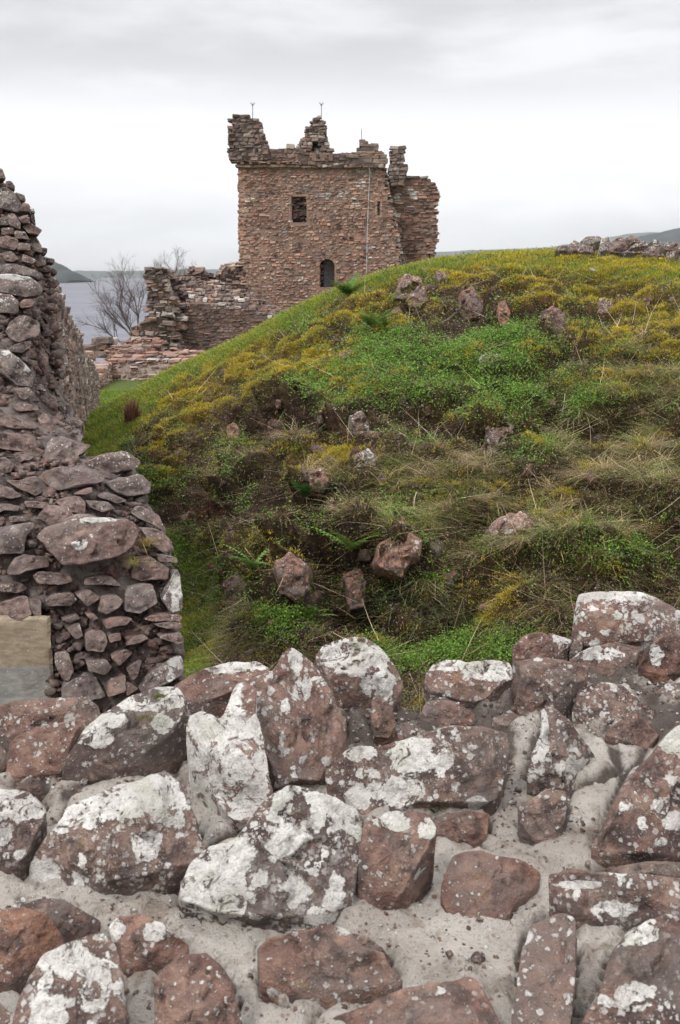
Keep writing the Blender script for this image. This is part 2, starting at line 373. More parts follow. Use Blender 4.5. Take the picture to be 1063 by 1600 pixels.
dsp = AMP*((bil1-.74)*(.50+.22*rock)+(bil2-.7)*(.26+.14*rock)+crag*(.06+.13*rock))+near*slope_m*(fbm(P3, .6, 3)*.16*(1-lawnish))
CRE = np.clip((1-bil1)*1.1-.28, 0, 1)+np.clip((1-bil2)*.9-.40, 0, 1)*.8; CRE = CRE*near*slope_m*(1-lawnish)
dsp = dsp*(1+.35*sstep(11.5, 9.5, gy))
GP = np.stack([gx, gy, z], -1)+NB*dsp[..., None]
GZ = GP[..., 2]
from_grid_x, from_grid_y = GX, GY
def hz_at(x, y):
    i = np.clip(np.searchsorted(GX, x)-1, 0, len(GX)-2); j = np.clip(np.searchsorted(GY, y)-1, 0, len(GY)-2)
    tx = (x-GX[i])/(GX[i+1]-GX[i]); ty = (y-GY[j])/(GY[j+1]-GY[j])
    return (GZ[i, j]*(1-tx)*(1-ty)+GZ[i+1, j]*tx*(1-ty)+GZ[i, j+1]*(1-tx)*ty+GZ[i+1, j+1]*tx*ty)
def bil(A, x, y):
    i = np.clip(np.searchsorted(GX, x)-1, 0, len(GX)-2); j = np.clip(np.searchsorted(GY, y)-1, 0, len(GY)-2)
    tx = (x-GX[i])/(GX[i+1]-GX[i]); ty = (y-GY[j])/(GY[j+1]-GY[j])
    if A.ndim == 3: tx, ty = tx[..., None], ty[..., None]
    return A[i, j]*(1-tx)*(1-ty)+A[i+1, j]*tx*(1-ty)+A[i, j+1]*(1-tx)*ty+A[i+1, j+1]*tx*ty
from mathutils.bvhtree import BVHTree
GF = gridfaces(len(GX), len(GY)); _bvh = BVHTree.FromPolygons(GP.reshape(-1, 3).tolist(), GF.tolist())
_gn = norm(np.cross(np.gradient(GP, axis=0), np.gradient(GP, axis=1)))
def hit(px, py, d0=0, d1=0):
    """first ground point along a sight line"""
    p = _bvh.ray_cast(Vector((0, 0, 0)), Vector(ray(px, py)).normalized())[0]; return np.array(p if p is not None else at(px, py, 16))
C_LAWN = np.array([.12, .165, .03]); C_MOSS = np.array([.30, .22, .035]); C_LEAF = np.array([.055, .09, .02]); C_DRY = np.array([.17, .13, .07]); C_DIRT = np.array([.040, .025, .019])
m_, l_, b_, d_, g_ = zones(GP[..., 0], GP[..., 1], GZ)
def mixw(c, t, w): return c+(t-c)*np.clip(w, 0, 1)[..., None]
gc = np.zeros(gx.shape+(3,))+C_DIRT*1.5
gc = mixw(gc, C_DRY*.7, d_*.8); gc = mixw(gc, C_LEAF, l_); gc = mixw(gc, C_MOSS*.75, m_*.9); gc = mixw(gc, C_DIRT*1.3+np.clip(fbm(GP, 3.5, 5, .7)*2.2, 0, 1)[..., None]*np.array([.20, .11, .085]), b_); gc = mixw(gc, C_LAWN*.8, g_)
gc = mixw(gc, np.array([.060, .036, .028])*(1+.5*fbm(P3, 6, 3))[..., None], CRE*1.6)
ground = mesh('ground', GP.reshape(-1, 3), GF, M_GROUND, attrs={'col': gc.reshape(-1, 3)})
tag(ground, kind='structure')

# ------------------------------------------------------------------ lake and far hills
def water_mat():
    m, b, out = newmat('loch_water')
    P = nd('ShaderNodeNewGeometry').outputs['Position']
    c = mixc(maprange(noise(vmul(P, (.006, .02, 1)), 1.0, 5, .6), .35, .65), (.085, .085, .115), (.13, .13, .165))
    nt.links.new(c, b.inputs['Base Color']); b.inputs['Roughness'].default_value = .38; b.inputs['IOR'].default_value = 1.33
    b.inputs['Specular IOR Level'].default_value = .5
    h = mth('ADD', noise(vmul(P, (.25, .8, 1)), 1.0, 4, .6), mth('MULTIPLY', noise(vmul(P, (.05, .12, 1)), 1.0, 4, .6), 2))
    nt.links.new(bump(h, 1.0, .55), b.inputs['Normal'])
    return m
LW = -20.0
wx = np.linspace(-6500, 6500, 40); wy = np.linspace(60, 7900, 60)
a, b = np.meshgrid(wx, wy, indexing='ij')
tag(mesh('lake', np.stack([a, b, 0*a+LW], -1).reshape(-1, 3), gridfaces(40, 60), water_mat()), kind='structure')
def hill_mat(c):
    m, b, out = newmat('wooded_hillside'); P = nd('ShaderNodeNewGeometry').outputs['Position']
    cc = mixc(maprange(noise(P, .012, 6, .7), .35, .65), tuple(.6*x for x in c), tuple(1.5*x for x in c))
    nt.links.new(cc, b.inputs['Base Color']); b.inputs['Roughness'].default_value = 1
    return m
def hill(name, prof, d, depth, c, rough=6):
    prof = np.array(prof, float); n = 260; px = np.linspace(prof[0, 0], prof[-1, 0], n); py = np.interp(px, prof[:, 0], prof[:, 1])
    top = at(px, py, d); rows = []
    for k, t in enumerate(np.linspace(-1, 1, 25)):
        q = top.copy(); q[:, 1] = d+t*depth; w = math.cos(t*math.pi/2)**1.0
        q[:, 0] = top[:, 0]
        hgt = (top[:, 2]-LW); q[:, 2] = LW-3+(hgt+3)*w+fbm(q, 1/90., 4)*rough*w*(abs(t) > .01)+fbm(q, 1/14., 3)*rough*.22*w
        rows.append(q)
    V = np.stack(rows, 0)
    return tag(mesh(name, V.reshape(-1, 3), gridfaces(25, n), hill_mat(c)), kind='structure')
hill('wooded_headland', [(-260, 372), (-60, 384), (20, 392), (70, 402), (86, 411), (95, 415), (100, 419), (104, 423), (110, 424), (117, 428), (123, 437.5)], 2600, 220, (.030, .040, .035), 4)
hill('far_hills', [(-300, 415), (100, 427), (130, 423), (160, 425), (230, 423), (300, 420), (380, 424), (450, 414), (520, 405), (600, 398), (680, 394), (740, 391), (800, 389), (850, 388), (900, 380), (940, 374), (975, 366), (1010, 363), (1040, 365), (1100, 362), (1300, 358)], 6500, 1000, (.085, .10, .085), 10)
hill('right_hills', [(860, 436), (930, 398), (985, 379), (1010, 369), (1030, 364), (1063, 357), (1120, 346), (1200, 350), (1400, 340)], 3600, 800, (.035, .042, .04), 10)
# ------------------------------------------------------------------ stone builder
def poly_resample(P, M):
    Q = P
    for _ in range(1):       # soften the corners a little
        Q = np.stack([Q*.92+np.roll(Q, -1, 0)*.08, Q*.08+np.roll(Q, -1, 0)*.92], 1).reshape(-1, 2)
    seg = np.linalg.norm(np.roll(Q, -1, 0)-Q, axis=1); s = np.concatenate([[0], np.cumsum(seg)])
    t = np.linspace(0, s[-1], M, endpoint=False); Qc = np.concatenate([Q, Q[:1]])
    return np.stack([np.interp(t, s, Qc[:, 0]), np.interp(t, s, Qc[:, 1])], 1)
def seg_dist(q, P):
    A = P; B = np.roll(P, -1, 0); d = B-A
    t = np.clip(((q[:, None]-A)*d).sum(-1)/np.maximum((d*d).sum(-1), 1e-12), 0, 1)
    return np.linalg.norm(q[:, None]-(A+t[..., None]*d), axis=-1).min(1)
def stone(outline, B, n, down, depth, parent, M=72, K=20, relief=.25, lich=.5, hue=.5, dark=.5, pale=(), paleall=0.0, ridge=None, seed=0, mat=None, name='stone',
          label=None, steep=4.5, taper=.12, rough=1.0, toplich=.25, flat=False):
    rs = np.random.default_rng(seed+1000)
    n = norm(n); e1 = norm(np.cross([0, 0, 1.0], n)) if abs(n[2]) < .97 else np.array([1.0, 0, 0]); e2 = np.cross(n, e1)
    W3 = on_plane([p[0] for p in outline], [p[1] for p in outline], B, n)
    O = np.asarray(B, float); P2 = np.stack([(W3-O)@e1, (W3-O)@e2], 1)
    if ((P2*np.roll(P2, -1, 0)[:, ::-1])@np.array([1, -1])).sum() < 0: P2 = P2[::-1]
    P2 = poly_resample(P2, M)
    x, y = P2[:, 0], P2[:, 1]; x1, y1 = np.roll(x, -1), np.roll(y, -1); cr = x*y1-x1*y; Ar = cr.sum()/2
    c = np.array([((x+x1)*cr).sum(), ((y+y1)*cr).sum()])/(6*Ar); R = math.sqrt(abs(Ar)/math.pi)
    ang = fbm(np.concatenate([P2/R*1.6, np.full((M, 1), seed*3.1)], 1), 1.3, 3)
    P2 = c+(P2-c)*(1+.035*rough*ang[:, None])
    s = (np.arange(1, K+1)/K)**.55
    q = c+s[:, None, None]*(P2-c)[None]; qf = q.reshape(-1, 2); qf = np.concatenate([c[None], qf])
    dist = seg_dist(qf, P2)
    H = relief*R*2
    hs = [steep*dist+.06*R]
    if ridge is not None:
        a, b, s1, s2 = ridge; ab = on_plane([a[0], b[0]], [a[1], b[1]], B, n); a2 = np.array([(ab[0]-O)@e1, (ab[0]-O)@e2]); b2 = np.array([(ab[1]-O)@e1, (ab[1]-O)@e2])
        u = norm(b2-a2); pr = np.array([-u[1], u[0]]); sd_ = (qf-a2)@pr
        hs += [H-s1*np.maximum(sd_, 0), H-s2*np.maximum(-sd_, 0)]
    nf = 1 if flat else 4
    for k in range(nf if ridge is None else 2):
        th = rs.uniform(0, 2*math.pi); g = np.array([math.cos(th), math.sin(th)]); sl = rs.uniform(.12, .62) if not flat else .05
        hs.append(H*rs.uniform(.75, 1.0)-sl*((qf-c)@g))
    hs = np.stack(hs); kk = H*.035+1e-5; h = -kk*np.log(np.exp(-(hs-hs.min(0))/kk).sum(0))+hs.min(0)
    # split faces: each patch of the surface is its own tilted plane, meeting its neighbours in creases and small steps
    J = 16 if K > 16 else 7; cj = rs.integers(1, len(qf), J); cj = cj[dist[cj] > .12*R]
    if len(cj):
        qn = qf+np.stack([fbm(np.concatenate([qf/R*2.2, np.full((len(qf), 1), seed*1.3)], 1), 1, 3), fbm(np.concatenate([qf/R*2.2, np.full((len(qf), 1), seed*1.3+60)], 1), 1, 3)], 1)*R*.35
        ow = np.linalg.norm(qn[:, None]-qf[cj][None], axis=-1).argmin(1); gj = rs.normal(0, .24, (len(cj), 2)); hf = h[cj][ow]+((qf-qf[cj][ow])*gj[ow]).sum(1)+rs.normal(0, .018, len(cj))[ow]*R
        wf = np.clip(dist/(R*.22), 0, 1)*.62; h = h*(1-wf)+np.minimum(hf, h+.03*R)*wf
    p = O+qf[:, :1]*e1+qf[:, 1:]*e2+h[:, None]*n
    sz = R*2; sd3 = np.array([seed*1.7, seed*.9, seed*2.3])
    e = np.clip(dist/(R*.25), .25, 1)[:, None]
    chip = np.maximum(fbm(p/sz*2.6+sd3+50, 1, 2)-.12, 0)*.18
    strat = fbm(np.stack([p@e1/sz*1.3, p@e2/sz*5.0, p@n/sz*2], 1)+sd3, 1, 3)*.030
    disp = (fbm(p/sz*2.0+sd3, 1, 5, .55)*.060+fbm(p/sz*11+sd3, 1, 3, .6)*.022+strat)*sz*rough
    p = p+n*(disp*e[:, 0]-chip*sz*rough*e[:, 0])[:, None]
    pc = O+c[0]*e1+c[1]*e2+n*H*.3      # broken faces: planes that shear corners off
    for k in range(9):
        th = rs.uniform(0, 2*math.pi); el = rs.uniform(.6, 1.3); dv_ = norm(math.cos(el)*(math.cos(th)*e1+math.sin(th)*e2)+math.sin(el)*n)
        s_ = (p-pc)@dv_; lim = np.quantile(s_, rs.uniform(.90, .985)); p = p-np.maximum(s_-lim, 0)[:, None]*n*.8*e
    p = p+n*(np.abs(fbm(p/sz*5+sd3+70, 1, 4, .6))*-.030*sz*rough*e[:, 0])[:, None]
    p = p+(np.stack([fbm(p/sz*6+sd3+9, 1, 3), fbm(p/sz*6+sd3+19, 1, 3), fbm(p/sz*6+sd3+29, 1, 3)], 1)*.022*sz*rough)
    down = np.asarray(down, float); nd_ = 6
    rim = p[-M:]; cen = rim.mean(0); sk = []
    for k in range(1, nd_+1):
        t = k/nd_; r_ = rim+down*depth*t; r_ = r_+(cen-rim)*(taper*t)
        r_ = r_+fbm(r_/sz*3+sd3, 1, 3)[:, None]*norm(rim-cen)*.05*sz*rough; sk.append(r_)
    V = np.concatenate([p]+sk+[(sk[-1].mean(0))[None]])
    nr = K+nd_; idx = 1+np.arange(nr*M).reshape(nr, M)
    a = np.concatenate([idx, idx[:, :1]], 1); quads = np.stack([a[:-1, :-1], a[1:, :-1], a[1:, 1:], a[:-1, 1:]], -1).reshape(-1, 4)
    t0 = np.stack([np.zeros(M, int), a[0, :-1], a[0, 1:]], 1); last = len(V)-1; t1 = np.stack([a[-1, 1:], a[-1, :-1], np.full(M, last)], 1)
    # orientation check: first triangle should face along n
    f = t0[0]; nn = np.cross(V[f[1]]-V[f[0]], V[f[2]]-V[f[0]])
    if nn@n < 0: quads = quads[:, ::-1]; t0 = t0[:, ::-1]; t1 = t1[:, ::-1]
    # lichen, hue, dirt, pale crust
    px, py = proj(V); zr = (V[:, 2]-V[:, 2].min())/max(1e-6, np.ptp(V[:, 2]))
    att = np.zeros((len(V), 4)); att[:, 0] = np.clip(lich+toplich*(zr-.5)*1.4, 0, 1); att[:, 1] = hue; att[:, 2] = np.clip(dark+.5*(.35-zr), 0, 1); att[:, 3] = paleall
    for (cx, cy, rx, ry) in pale:
        dd = np.sqrt(((px-cx)/rx)**2+((py-cy)/ry)**2); att[:, 3] = np.maximum(att[:, 3], np.clip(1.6-dd*.9, 0, 1))
    att[-M*nd_//2:, 3] = 0
    o = mesh(name, V, [t0, quads, t1], mat or M_STONE, parent, {'stn': att}, loc=V.mean(0))
    if label: o['label'] = label
    return o
# small rubble pieces: many little stones in one mesh (surface pattern of a wall)
def blob_mesh(pts, size, cols, squash=(1, 1, .7), rnd=.22, seed=1, stn=None, axes=None):
    rs = np.random.default_rng(seed); t = (1+5**.5)/2
    v = norm(np.array([(-1, t, 0), (1, t, 0), (-1, -t, 0), (1, -t, 0), (0, -1, t), (0, 1, t), (0, -1, -t), (0, 1, -t), (t, 0, -1), (t, 0, 1), (-t, 0, -1), (-t, 0, 1)], float))
    f = np.array([(0, 11, 5), (0, 5, 1), (0, 1, 7), (0, 7, 10), (0, 10, 11), (1, 5, 9), (5, 11, 4), (11, 10, 2), (10, 7, 6), (7, 1, 8), (3, 9, 4), (3, 4, 2), (3, 2, 6), (3, 6, 8), (3, 8, 9), (4, 9, 5), (2, 4, 11), (6, 2, 10), (8, 6, 7), (9, 8, 1)])
    # one subdivision
    ed = {}; vl = list(v); nf = []
    def mid(a, b):
        k = (min(a, b), max(a, b))
        if k not in ed: ed[k] = len(vl); m = vl[a]+vl[b]; vl.append(m/np.linalg.norm(m))
        return ed[k]
    for a, b, c in f:
        x, y, z_ = mid(a, b), mid(b, c), mid(c, a); nf += [(a, x, z_), (b, y, x), (c, z_, y), (x, y, z_)]
    v = np.array(vl); f = np.array(nf); N = len(pts); nv = len(v)
    sc = np.asarray(squash, float)*np.ones((N, 3)); sc = sc*rs.uniform(.65, 1.35, (N, 3))
    j = 1+rs.normal(0, rnd, (N, nv, 1)); q = np.sign(v)*np.abs(v)**.72
    V = q[None]*sc[:, None]*j*size[:, None, None]
    if axes is not None: V = np.einsum('nij,njk->nik', V, axes)
    else:
        th = rs.uniform(0, 2*math.pi, N); ti = rs.normal(0, .3, N)
        c_, s_ = np.cos(th), np.sin(th)
        V = np.stack([V[..., 0]*c_[:, None]-V[..., 1]*s_[:, None], V[..., 0]*s_[:, None]+V[..., 1]*c_[:, None], V[..., 2]+V[..., 0]*ti[:, None]], -1)
    V = V+pts[:, None]; F = (f[None]+(np.arange(N)*nv)[:, None, None]).reshape(-1, 3)
    return V.reshape(-1, 3), F, np.repeat(cols, nv, 0)

# ------------------------------------------------------------------ foreground wall top
Z0 = -.80
FG = [ # outline, tilt deg, relief, lichen, hue, dark, options
 ([(-30,1104),(0,1097),(50,1090),(93,1088),(135,1083),(150,1095),(158,1112),(135,1123),(99,1128),(56,1140),(0,1151),(-30,1155)], 48, .10, .42, 1, .3, {}),
 ([(14,1162),(37,1146),(93,1129),(135,1124),(120,1143),(113,1165),(107,1194),(93,1211),(48,1215),(8,1213)], 45, .16, .30, .95, .2, {}),
 ([(96,1210),(113,1171),(125,1150),(158,1115),(203,1084),(248,1070),(282,1072),(293,1095),(293,1117),(271,1151),(220,1188),(181,1208),(124,1231),(99,1225)], 52, .22, .35, .35, .75, dict(pale=[(262,1082,34,14),(215,1096,34,16),(170,1128,30,14),(150,1150,26,18),(255,1130,15,15),(272,1095,16,14)], ridge=((100,1190),(290,1100),.75,.5))),
 ([(-30,1228),(0,1232),(48,1239),(74,1266),(70,1290),(50,1330),(20,1362),(-30,1375)], 50, .25, .55, .5, .6, dict(pale=[(40,1262,30,26),(5,1240,25,14),(8,1305,12,14)])),
 ([(22,1230),(45,1213),(62,1222),(72,1247),(50,1240)], 40, .2, .05, .6, .9, {}),
 ([(90,1290),(104,1256),(172,1226),(235,1200),(262,1204),(288,1228),(298,1262),(318,1327),(300,1340),(240,1372),(190,1378),(130,1385),(95,1391),(40,1382),(38,1350),(70,1310)], 50, .24, .58, .8, .55, dict(pale=[(225,1235,62,30),(150,1262,50,24),(268,1255,30,28),(100,1285,22,14),(228,1320,20,20),(60,1355,20,12)], ridge=((60,1330),(300,1285),.75,.35))),
 ([(261,1067),(306,1048),(363,1031),(408,1034),(422,1048),(420,1075),(360,1090),(349,1093),(295,1097),(270,1090)], 50, .18, .35, .9, .3, dict(pale=[(345,1042,60,9)])),
 ([(492,1025),(505,1008),(537,994),(568,991),(593,1011),(616,1034),(632,1070),(618,1100),(580,1110),(545,1118),(520,1105),(505,1060)], 58, .24, .45, .55, .45, dict(pale=[(560,1030,46,26),(590,1070,26,24),(530,1018,24,20)], paleall=.12, ridge=((500,1065),(600,1050),.6,.7))),
 ([(383,1066),(420,1050),(440,1026),(459,1011),(476,1018),(490,1028),(504,1048),(527,1104),(546,1124),(541,1161),(493,1226),(459,1223),(425,1238),(405,1180),(390,1120)], 64, .26, .62, .9, .25, dict(yaw=.35, toplich=.1, pale=[(462,1030,12,20),(480,1075,8,20)], label='tall pointed brown stone flecked with white, standing highest in the middle', M=100, K=28)),
 ([(284,1138),(287,1118),(306,1107),(343,1124),(352,1066),(368,1062),(386,1070),(390,1112),(404,1150),(430,1238),(408,1279),(371,1286),(345,1262),(304,1214),(287,1178)], 66, .16, .60, .8, .2, dict(yaw=-.4, pale=[(350,1190,80,90),(310,1140,28,34),(365,1100,14,34),(385,1250,30,34)], label='upright slab with a pale crusted face leaning on the pointed stone', M=100, K=26)),
 ([(581,1093),(593,1087),(613,1104),(619,1132),(607,1155),(585,1152),(580,1121)], 65, .3, .15, .9, .55, {}),
 ([(665,1055),(675,1037),(698,1027),(723,1029),(731,1034),(771,1024),(800,1030),(803,1060),(775,1080),(760,1095),(740,1102),(700,1093),(668,1085),(660,1070)], 50, .2, .5, .8, .35, dict(pale=[(700,1036,34,12),(765,1045,40,18)], ridge=((660,1062),(780,1072),.7,.3))),
 ([(655,1121),(667,1093),(698,1093),(740,1113),(743,1124),(709,1132),(669,1132)], 50, .22, .2, .95, .5, {}),
 ([(517,1197),(542,1166),(565,1161),(599,1166),(658,1149),(698,1135),(748,1138),(791,1149),(796,1178),(788,1220),(771,1262),(734,1265),(675,1262),(640,1260),(600,1275),(568,1280),(545,1240),(520,1215)], 52, .24, .48, .7, .6, dict(pale=[(640,1178,36,30),(560,1176,24,14),(625,1235,30,22),(590,1235,16,14),(745,1255,14,9)], label='broad stone with one large white lichen patch on its top', M=100, K=28)),
 ([(678,1276),(730,1266),(767,1270),(763,1306),(744,1319),(704,1309),(684,1299)], 55, .22, .1, .9, .45, {}),
 ([(281,1411),(283,1382),(299,1349),(325,1326),(365,1313),(384,1293),(417,1250),(448,1226),(498,1232),(549,1252),(562,1280),(556,1330),(545,1398),(513,1428),(440,1438),(398,1444),(332,1431)], 55, .26, .82, .55, .75, dict(pale=[(318,1385,46,48),(360,1340,36,30),(345,1410,40,22),(530,1248,34,16)], ridge=((365,1310),(395,1440),.55,.12), label='angular stone with a pale left facet and dense lichen spots', M=110, K=30)),
 ([(559,1359),(566,1290),(609,1266),(671,1270),(684,1299),(665,1336),(642,1388),(615,1420),(579,1415),(558,1392)], 55, .28, .35, .8, .45, dict(pale=[(610,1280,26,16),(668,1295,12,18)], ridge=((560,1370),(640,1385),.3,.8))),
 ([(688,1388),(707,1336),(747,1327),(786,1337),(816,1339),(853,1352),(850,1372),(806,1408),(790,1438),(750,1439),(730,1434),(698,1415)], 38, .10, .16, 1, .15, dict(toplich=.05, label='flat reddish brown slab with few lichen spots')),
 ([(401,1480),(417,1464),(480,1454),(516,1444),(545,1455),(566,1480),(599,1487),(612,1513),(632,1533),(620,1545),(556,1550),(500,1552),(480,1565),(444,1586),(420,1570),(405,1530)], 45, .20, .24, 1, .3, dict(ridge=((440,1500),(640,1545),.12,.9))),
 ([(490,1600),(520,1578),(570,1565),(640,1540),(684,1537),(730,1520),(744,1523),(763,1556),(785,1610),(780,1650),(600,1660),(490,1650)], 38, .12, .25, .85, .5, {}),
 ([(815,1490),(835,1440),(870,1424),(900,1435),(903,1470),(893,1600),(880,1650),(805,1650),(800,1600),(808,1540)], 40, .18, .30, 1, .2, {}),
 ([(858,1365),(900,1358),(960,1366),(1100,1372),(1100,1450),(1010,1445),(960,1440),(904,1434),(870,1423),(860,1390)], 48, .16, .5, .6, .55, dict(pale=[(955,1420,30,13),(900,1382,40,6)])),
 ([(905,1610),(912,1590),(940,1540),(955,1490),(985,1450),(1040,1432),(1100,1440),(1100,1660),(905,1660)], 45, .22, .5, .65, .65, dict(pale=[(1000,1460,30,20),(990,1560,26,20)])),
 ([(831,1177),(848,1140),(853,1103),(865,1095),(890,1120),(921,1148),(946,1168),(970,1200),(962,1218),(901,1238),(880,1232),(824,1216)], 55, .18, .5, .35, .5, dict(pale=[(848,1150,9,50),(915,1200,46,16)], ridge=((868,1095),(840,1215),.9,.1), label='pyramid shaped grey stone with a white lichened edge')),
 ([(1100,1095),(1063,1131),(1035,1155),(1003,1190),(975,1220),(950,1270),(926,1325),(945,1340),(1000,1340),(1100,1342)], 50, .22, .5, .6, .45, dict(pale=[(1036,1258,12,11),(1005,1287,12,11),(1045,1288,14,9),(1033,1315,10,10)], ridge=((1010,1180),(925,1325),.05,1.0))),
 ([(808,1262),(828,1248),(856,1234),(884,1236),(888,1262),(882,1287),(870,1307),(839,1321),(817,1299)], 50, .28, .35, .75, .6, {}),
 ([(893,1109),(904,1069),(938,1061),(975,1064),(1003,1092),(1028,1100),(1020,1116),(994,1118),(946,1134),(921,1126)], 40, .12, .5, .6, .5, {}),
 ([(944,1148),(961,1131),(989,1116),(1011,1123),(1034,1143),(1011,1171),(977,1162)], 40, .2, .04, .75, .6, {}),
 ([(893,993),(900,945),(906,925),(947,921),(997,921),(1031,934),(1056,947),(1085,962),(1085,990),(1034,1000),(961,1010),(932,1013),(912,1013),(895,1003)], 62, .20, .5, 1, .2, dict(pale=[(975,930,70,8),(903,968,7,9)], ridge=((895,955),(1085,975),.8,.05), toplich=.6, label='large reddish block with a lichened top edge, highest on the wall')),
 ([(800,1013),(819,993),(845,985),(858,990),(868,1024),(831,1031),(805,1030)], 55, .2, .3, .85, .45, {}),
 ([(856,989),(893,999),(890,1010),(872,1022)], 45, .2, .5, .85, .3, dict(pale=[(880,998,16,8)])),
 ([(890,1021),(898,997),(911,1007),(907,1021)], 55, .2, .3, .0, .3, {}),
 ([(997,1041),(1009,1013),(1025,997),(1048,1001),(1090,1005),(1090,1055),(1034,1057),(1009,1050)], 52, .28, .1, 1, .6, dict(pale=[(1026,1024,13,15)], label='rounded dark stone with one round white lichen')),
 ([(812,1058),(800,1035),(845,1028),(884,1033),(921,1047),(912,1066),(901,1069),(873,1098),(839,1120),(805,1106)], 48, .22, .35, .8, .55, dict(ridge=((800,1055),(905,1058),.5,.6))),
 ([(880,1032),(905,1018),(960,1003),(1004,1000),(1000,1022),(980,1032),(965,1045),(935,1052),(900,1048)], 35, .10, .3, .5, .4, dict(pale=[(930,1022,40,10)])),
 ([(1028,1080),(1045,1065),(1100,1062),(1100,1112),(1045,1100)], 42, .16, .5, .7, .5, {}),
 ([(25,1413),(60,1402),(93,1403),(121,1416),(155,1438),(150,1458),(127,1469),(93,1481),(60,1440)], 45, .2, .05, .7, .85, {}),
 ([(-30,1424),(0,1421),(35,1416),(75,1430),(95,1455),(95,1480),(70,1490),(42,1515),(17,1537),(-30,1540)], 48, .22, .2, 1, .45, {}),
 ([(10,1640),(28,1570),(45,1525),(70,1487),(121,1469),(155,1455),(180,1475),(195,1530),(203,1600),(200,1660),(10,1660)], 50, .26, .6, .6, .55, dict(pale=[(115,1500,56,26),(150,1540,22,50)])),
 ([(167,1447),(183,1430),(220,1427),(248,1438),(271,1458),(296,1478),(285,1497),(240,1509),(198,1517),(189,1483)], 50, .24, .3, .9, .5, dict(pale=[(180,1452,13,16),(250,1455,20,14),(232,1460,9,11)], ridge=((190,1490),(295,1470),.5,.6))),
 ([(240,1540),(262,1512),(290,1493),(322,1490),(345,1510),(365,1536),(378,1580),(380,1660),(245,1660),(243,1580)], 42, .18, .2, 1, .3, {}),
 ([(1080,1346),(1010,1346),(950,1350),(935,1358),(990,1364),(1080,1366)], 45, .12, .1, .2, .4, {}),
 ([(-30,1560),(0,1565),(22,1590),(12,1650),(-30,1660)], 45, .2, .5, .7, .5, {}),
 ([(770,1120),(800,1112),(815,1122),(800,1136),(775,1132)], 35, .15, .2, .2, .5, {}),
 ([(-30,1168),(0,1165),(12,1175),(10,1200),(-30,1205)], 45, .2, .2, .3, .5, {}),
 ([(545,1455),(572,1462),(600,1484),(612,1500),(598,1512),(566,1500)], 40, .12, .15, .5, .9, {}),
 ([(612,1135),(640,1128),(665,1138),(655,1148),(625,1152)], 40, .15, .4, .4, .5, {}),
]
fw = empty('rubble_wall', (0, 1.6, -2.9), 'broad rubble wall top in the foreground, lichened sandstone blocks bedded in pale lime mortar', 'wall')
fg_out = []
for i, (ol, tilt, rel, li, hue, dk, opt) in enumerate(FG):
    o_ = dict(opt); cx = np.mean([p[0] for p in ol]); yb = max(p[1] for p in ol)
    r = ray(cx, yb-2); zb = Z0+.012; B = r*(zb/r[2])
    th = math.radians(tilt); yaw = o_.pop('yaw', np.random.default_rng(i).normal(0, .12))
    n = np.array([math.sin(yaw)*math.sin(th), -math.cos(yaw)*math.sin(th), math.cos(th)])
    o_.setdefault('M', 84); o_.setdefault('K', 24)
    h_ = B[1]; top = on_plane([cx], [min(p[1] for p in ol)], B, n)[0][2]-Z0
    stone(ol, B, n, (0, .12, -1), .10+max(top, 0)*.9, fw, relief=rel*.9, lich=li, hue=hue*(.62+.38*((i*7)%5)/4), dark=min(1, dk+.12), seed=i, **o_)
    fg_out.append(np.array(ol, float))
# mortar bed: a heightfield following the joints, with its front and back faces down to the ground
ex = np.array([-60, 150, 290, 420, 500, 640, 800, 890, 1000, 1120]); ey = np.array([1120, 1112, 1098, 1085, 1072, 1088, 1046, 1022, 1002, 1000])
eb = np.array([r_*((Z0)/r_[2]) for r_ in ray(ex, ey)])
NX, NY = 400, 210
xs = np.linspace(-1.7, 1.9, NX); yedge = np.interp(xs, eb[:, 0], eb[:, 1])
tt = np.linspace(0, 1, NY)**.8
mxx = np.repeat(xs[:, None], NY, 1); myy = .35+(yedge-.35)[:, None]*tt[None]; mzz = Z0+0*mxx
q = np.stack([mxx, myy, mzz], -1); ppx, ppy = proj(q); pp = np.stack([ppx.ravel(), ppy.ravel()], 1)
dmin = np.full(len(pp), 99.)
for ol in fg_out:
    near_ = (np.abs(pp[:, 0]-ol[:, 0].mean()) < np.ptp(ol[:, 0])*.5+30) & (np.abs(pp[:, 1]-ol[:, 1].mean()) < np.ptp(ol[:, 1])*.5+30)
    if near_.any(): dmin[near_] = np.minimum(dmin[near_], seg_dist(pp[near_], ol))
dmin = dmin.reshape(NX, NY)
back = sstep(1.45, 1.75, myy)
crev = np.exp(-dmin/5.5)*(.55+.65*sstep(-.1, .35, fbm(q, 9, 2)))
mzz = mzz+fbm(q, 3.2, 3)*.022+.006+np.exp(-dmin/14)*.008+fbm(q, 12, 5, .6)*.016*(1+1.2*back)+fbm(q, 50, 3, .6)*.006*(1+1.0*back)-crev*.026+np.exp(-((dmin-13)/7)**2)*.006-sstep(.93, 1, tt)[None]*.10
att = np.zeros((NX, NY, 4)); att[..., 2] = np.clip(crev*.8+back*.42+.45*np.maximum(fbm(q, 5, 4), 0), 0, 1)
rows = [np.stack([xs, yedge+.02+.05*fbm(np.stack([xs*4, 0*xs+zz_*4, 0*xs], 1)), 0*xs+zz_], 1) for zz_ in (-1.1, -1.5, -2.0, -3.0)]
rows0 = [np.stack([xs, 0*xs+.33, 0*xs+zz_], 1) for zz_ in (-3.0, -1.5, -.9)]
V = np.concatenate([np.stack(rows0, 1), np.stack([mxx, myy, mzz], -1), np.stack(rows, 1)], 1)
att = np.concatenate([np.repeat(att[:, :1], 3, 1), att, np.repeat(att[:, -1:], 4, 1)], 1)
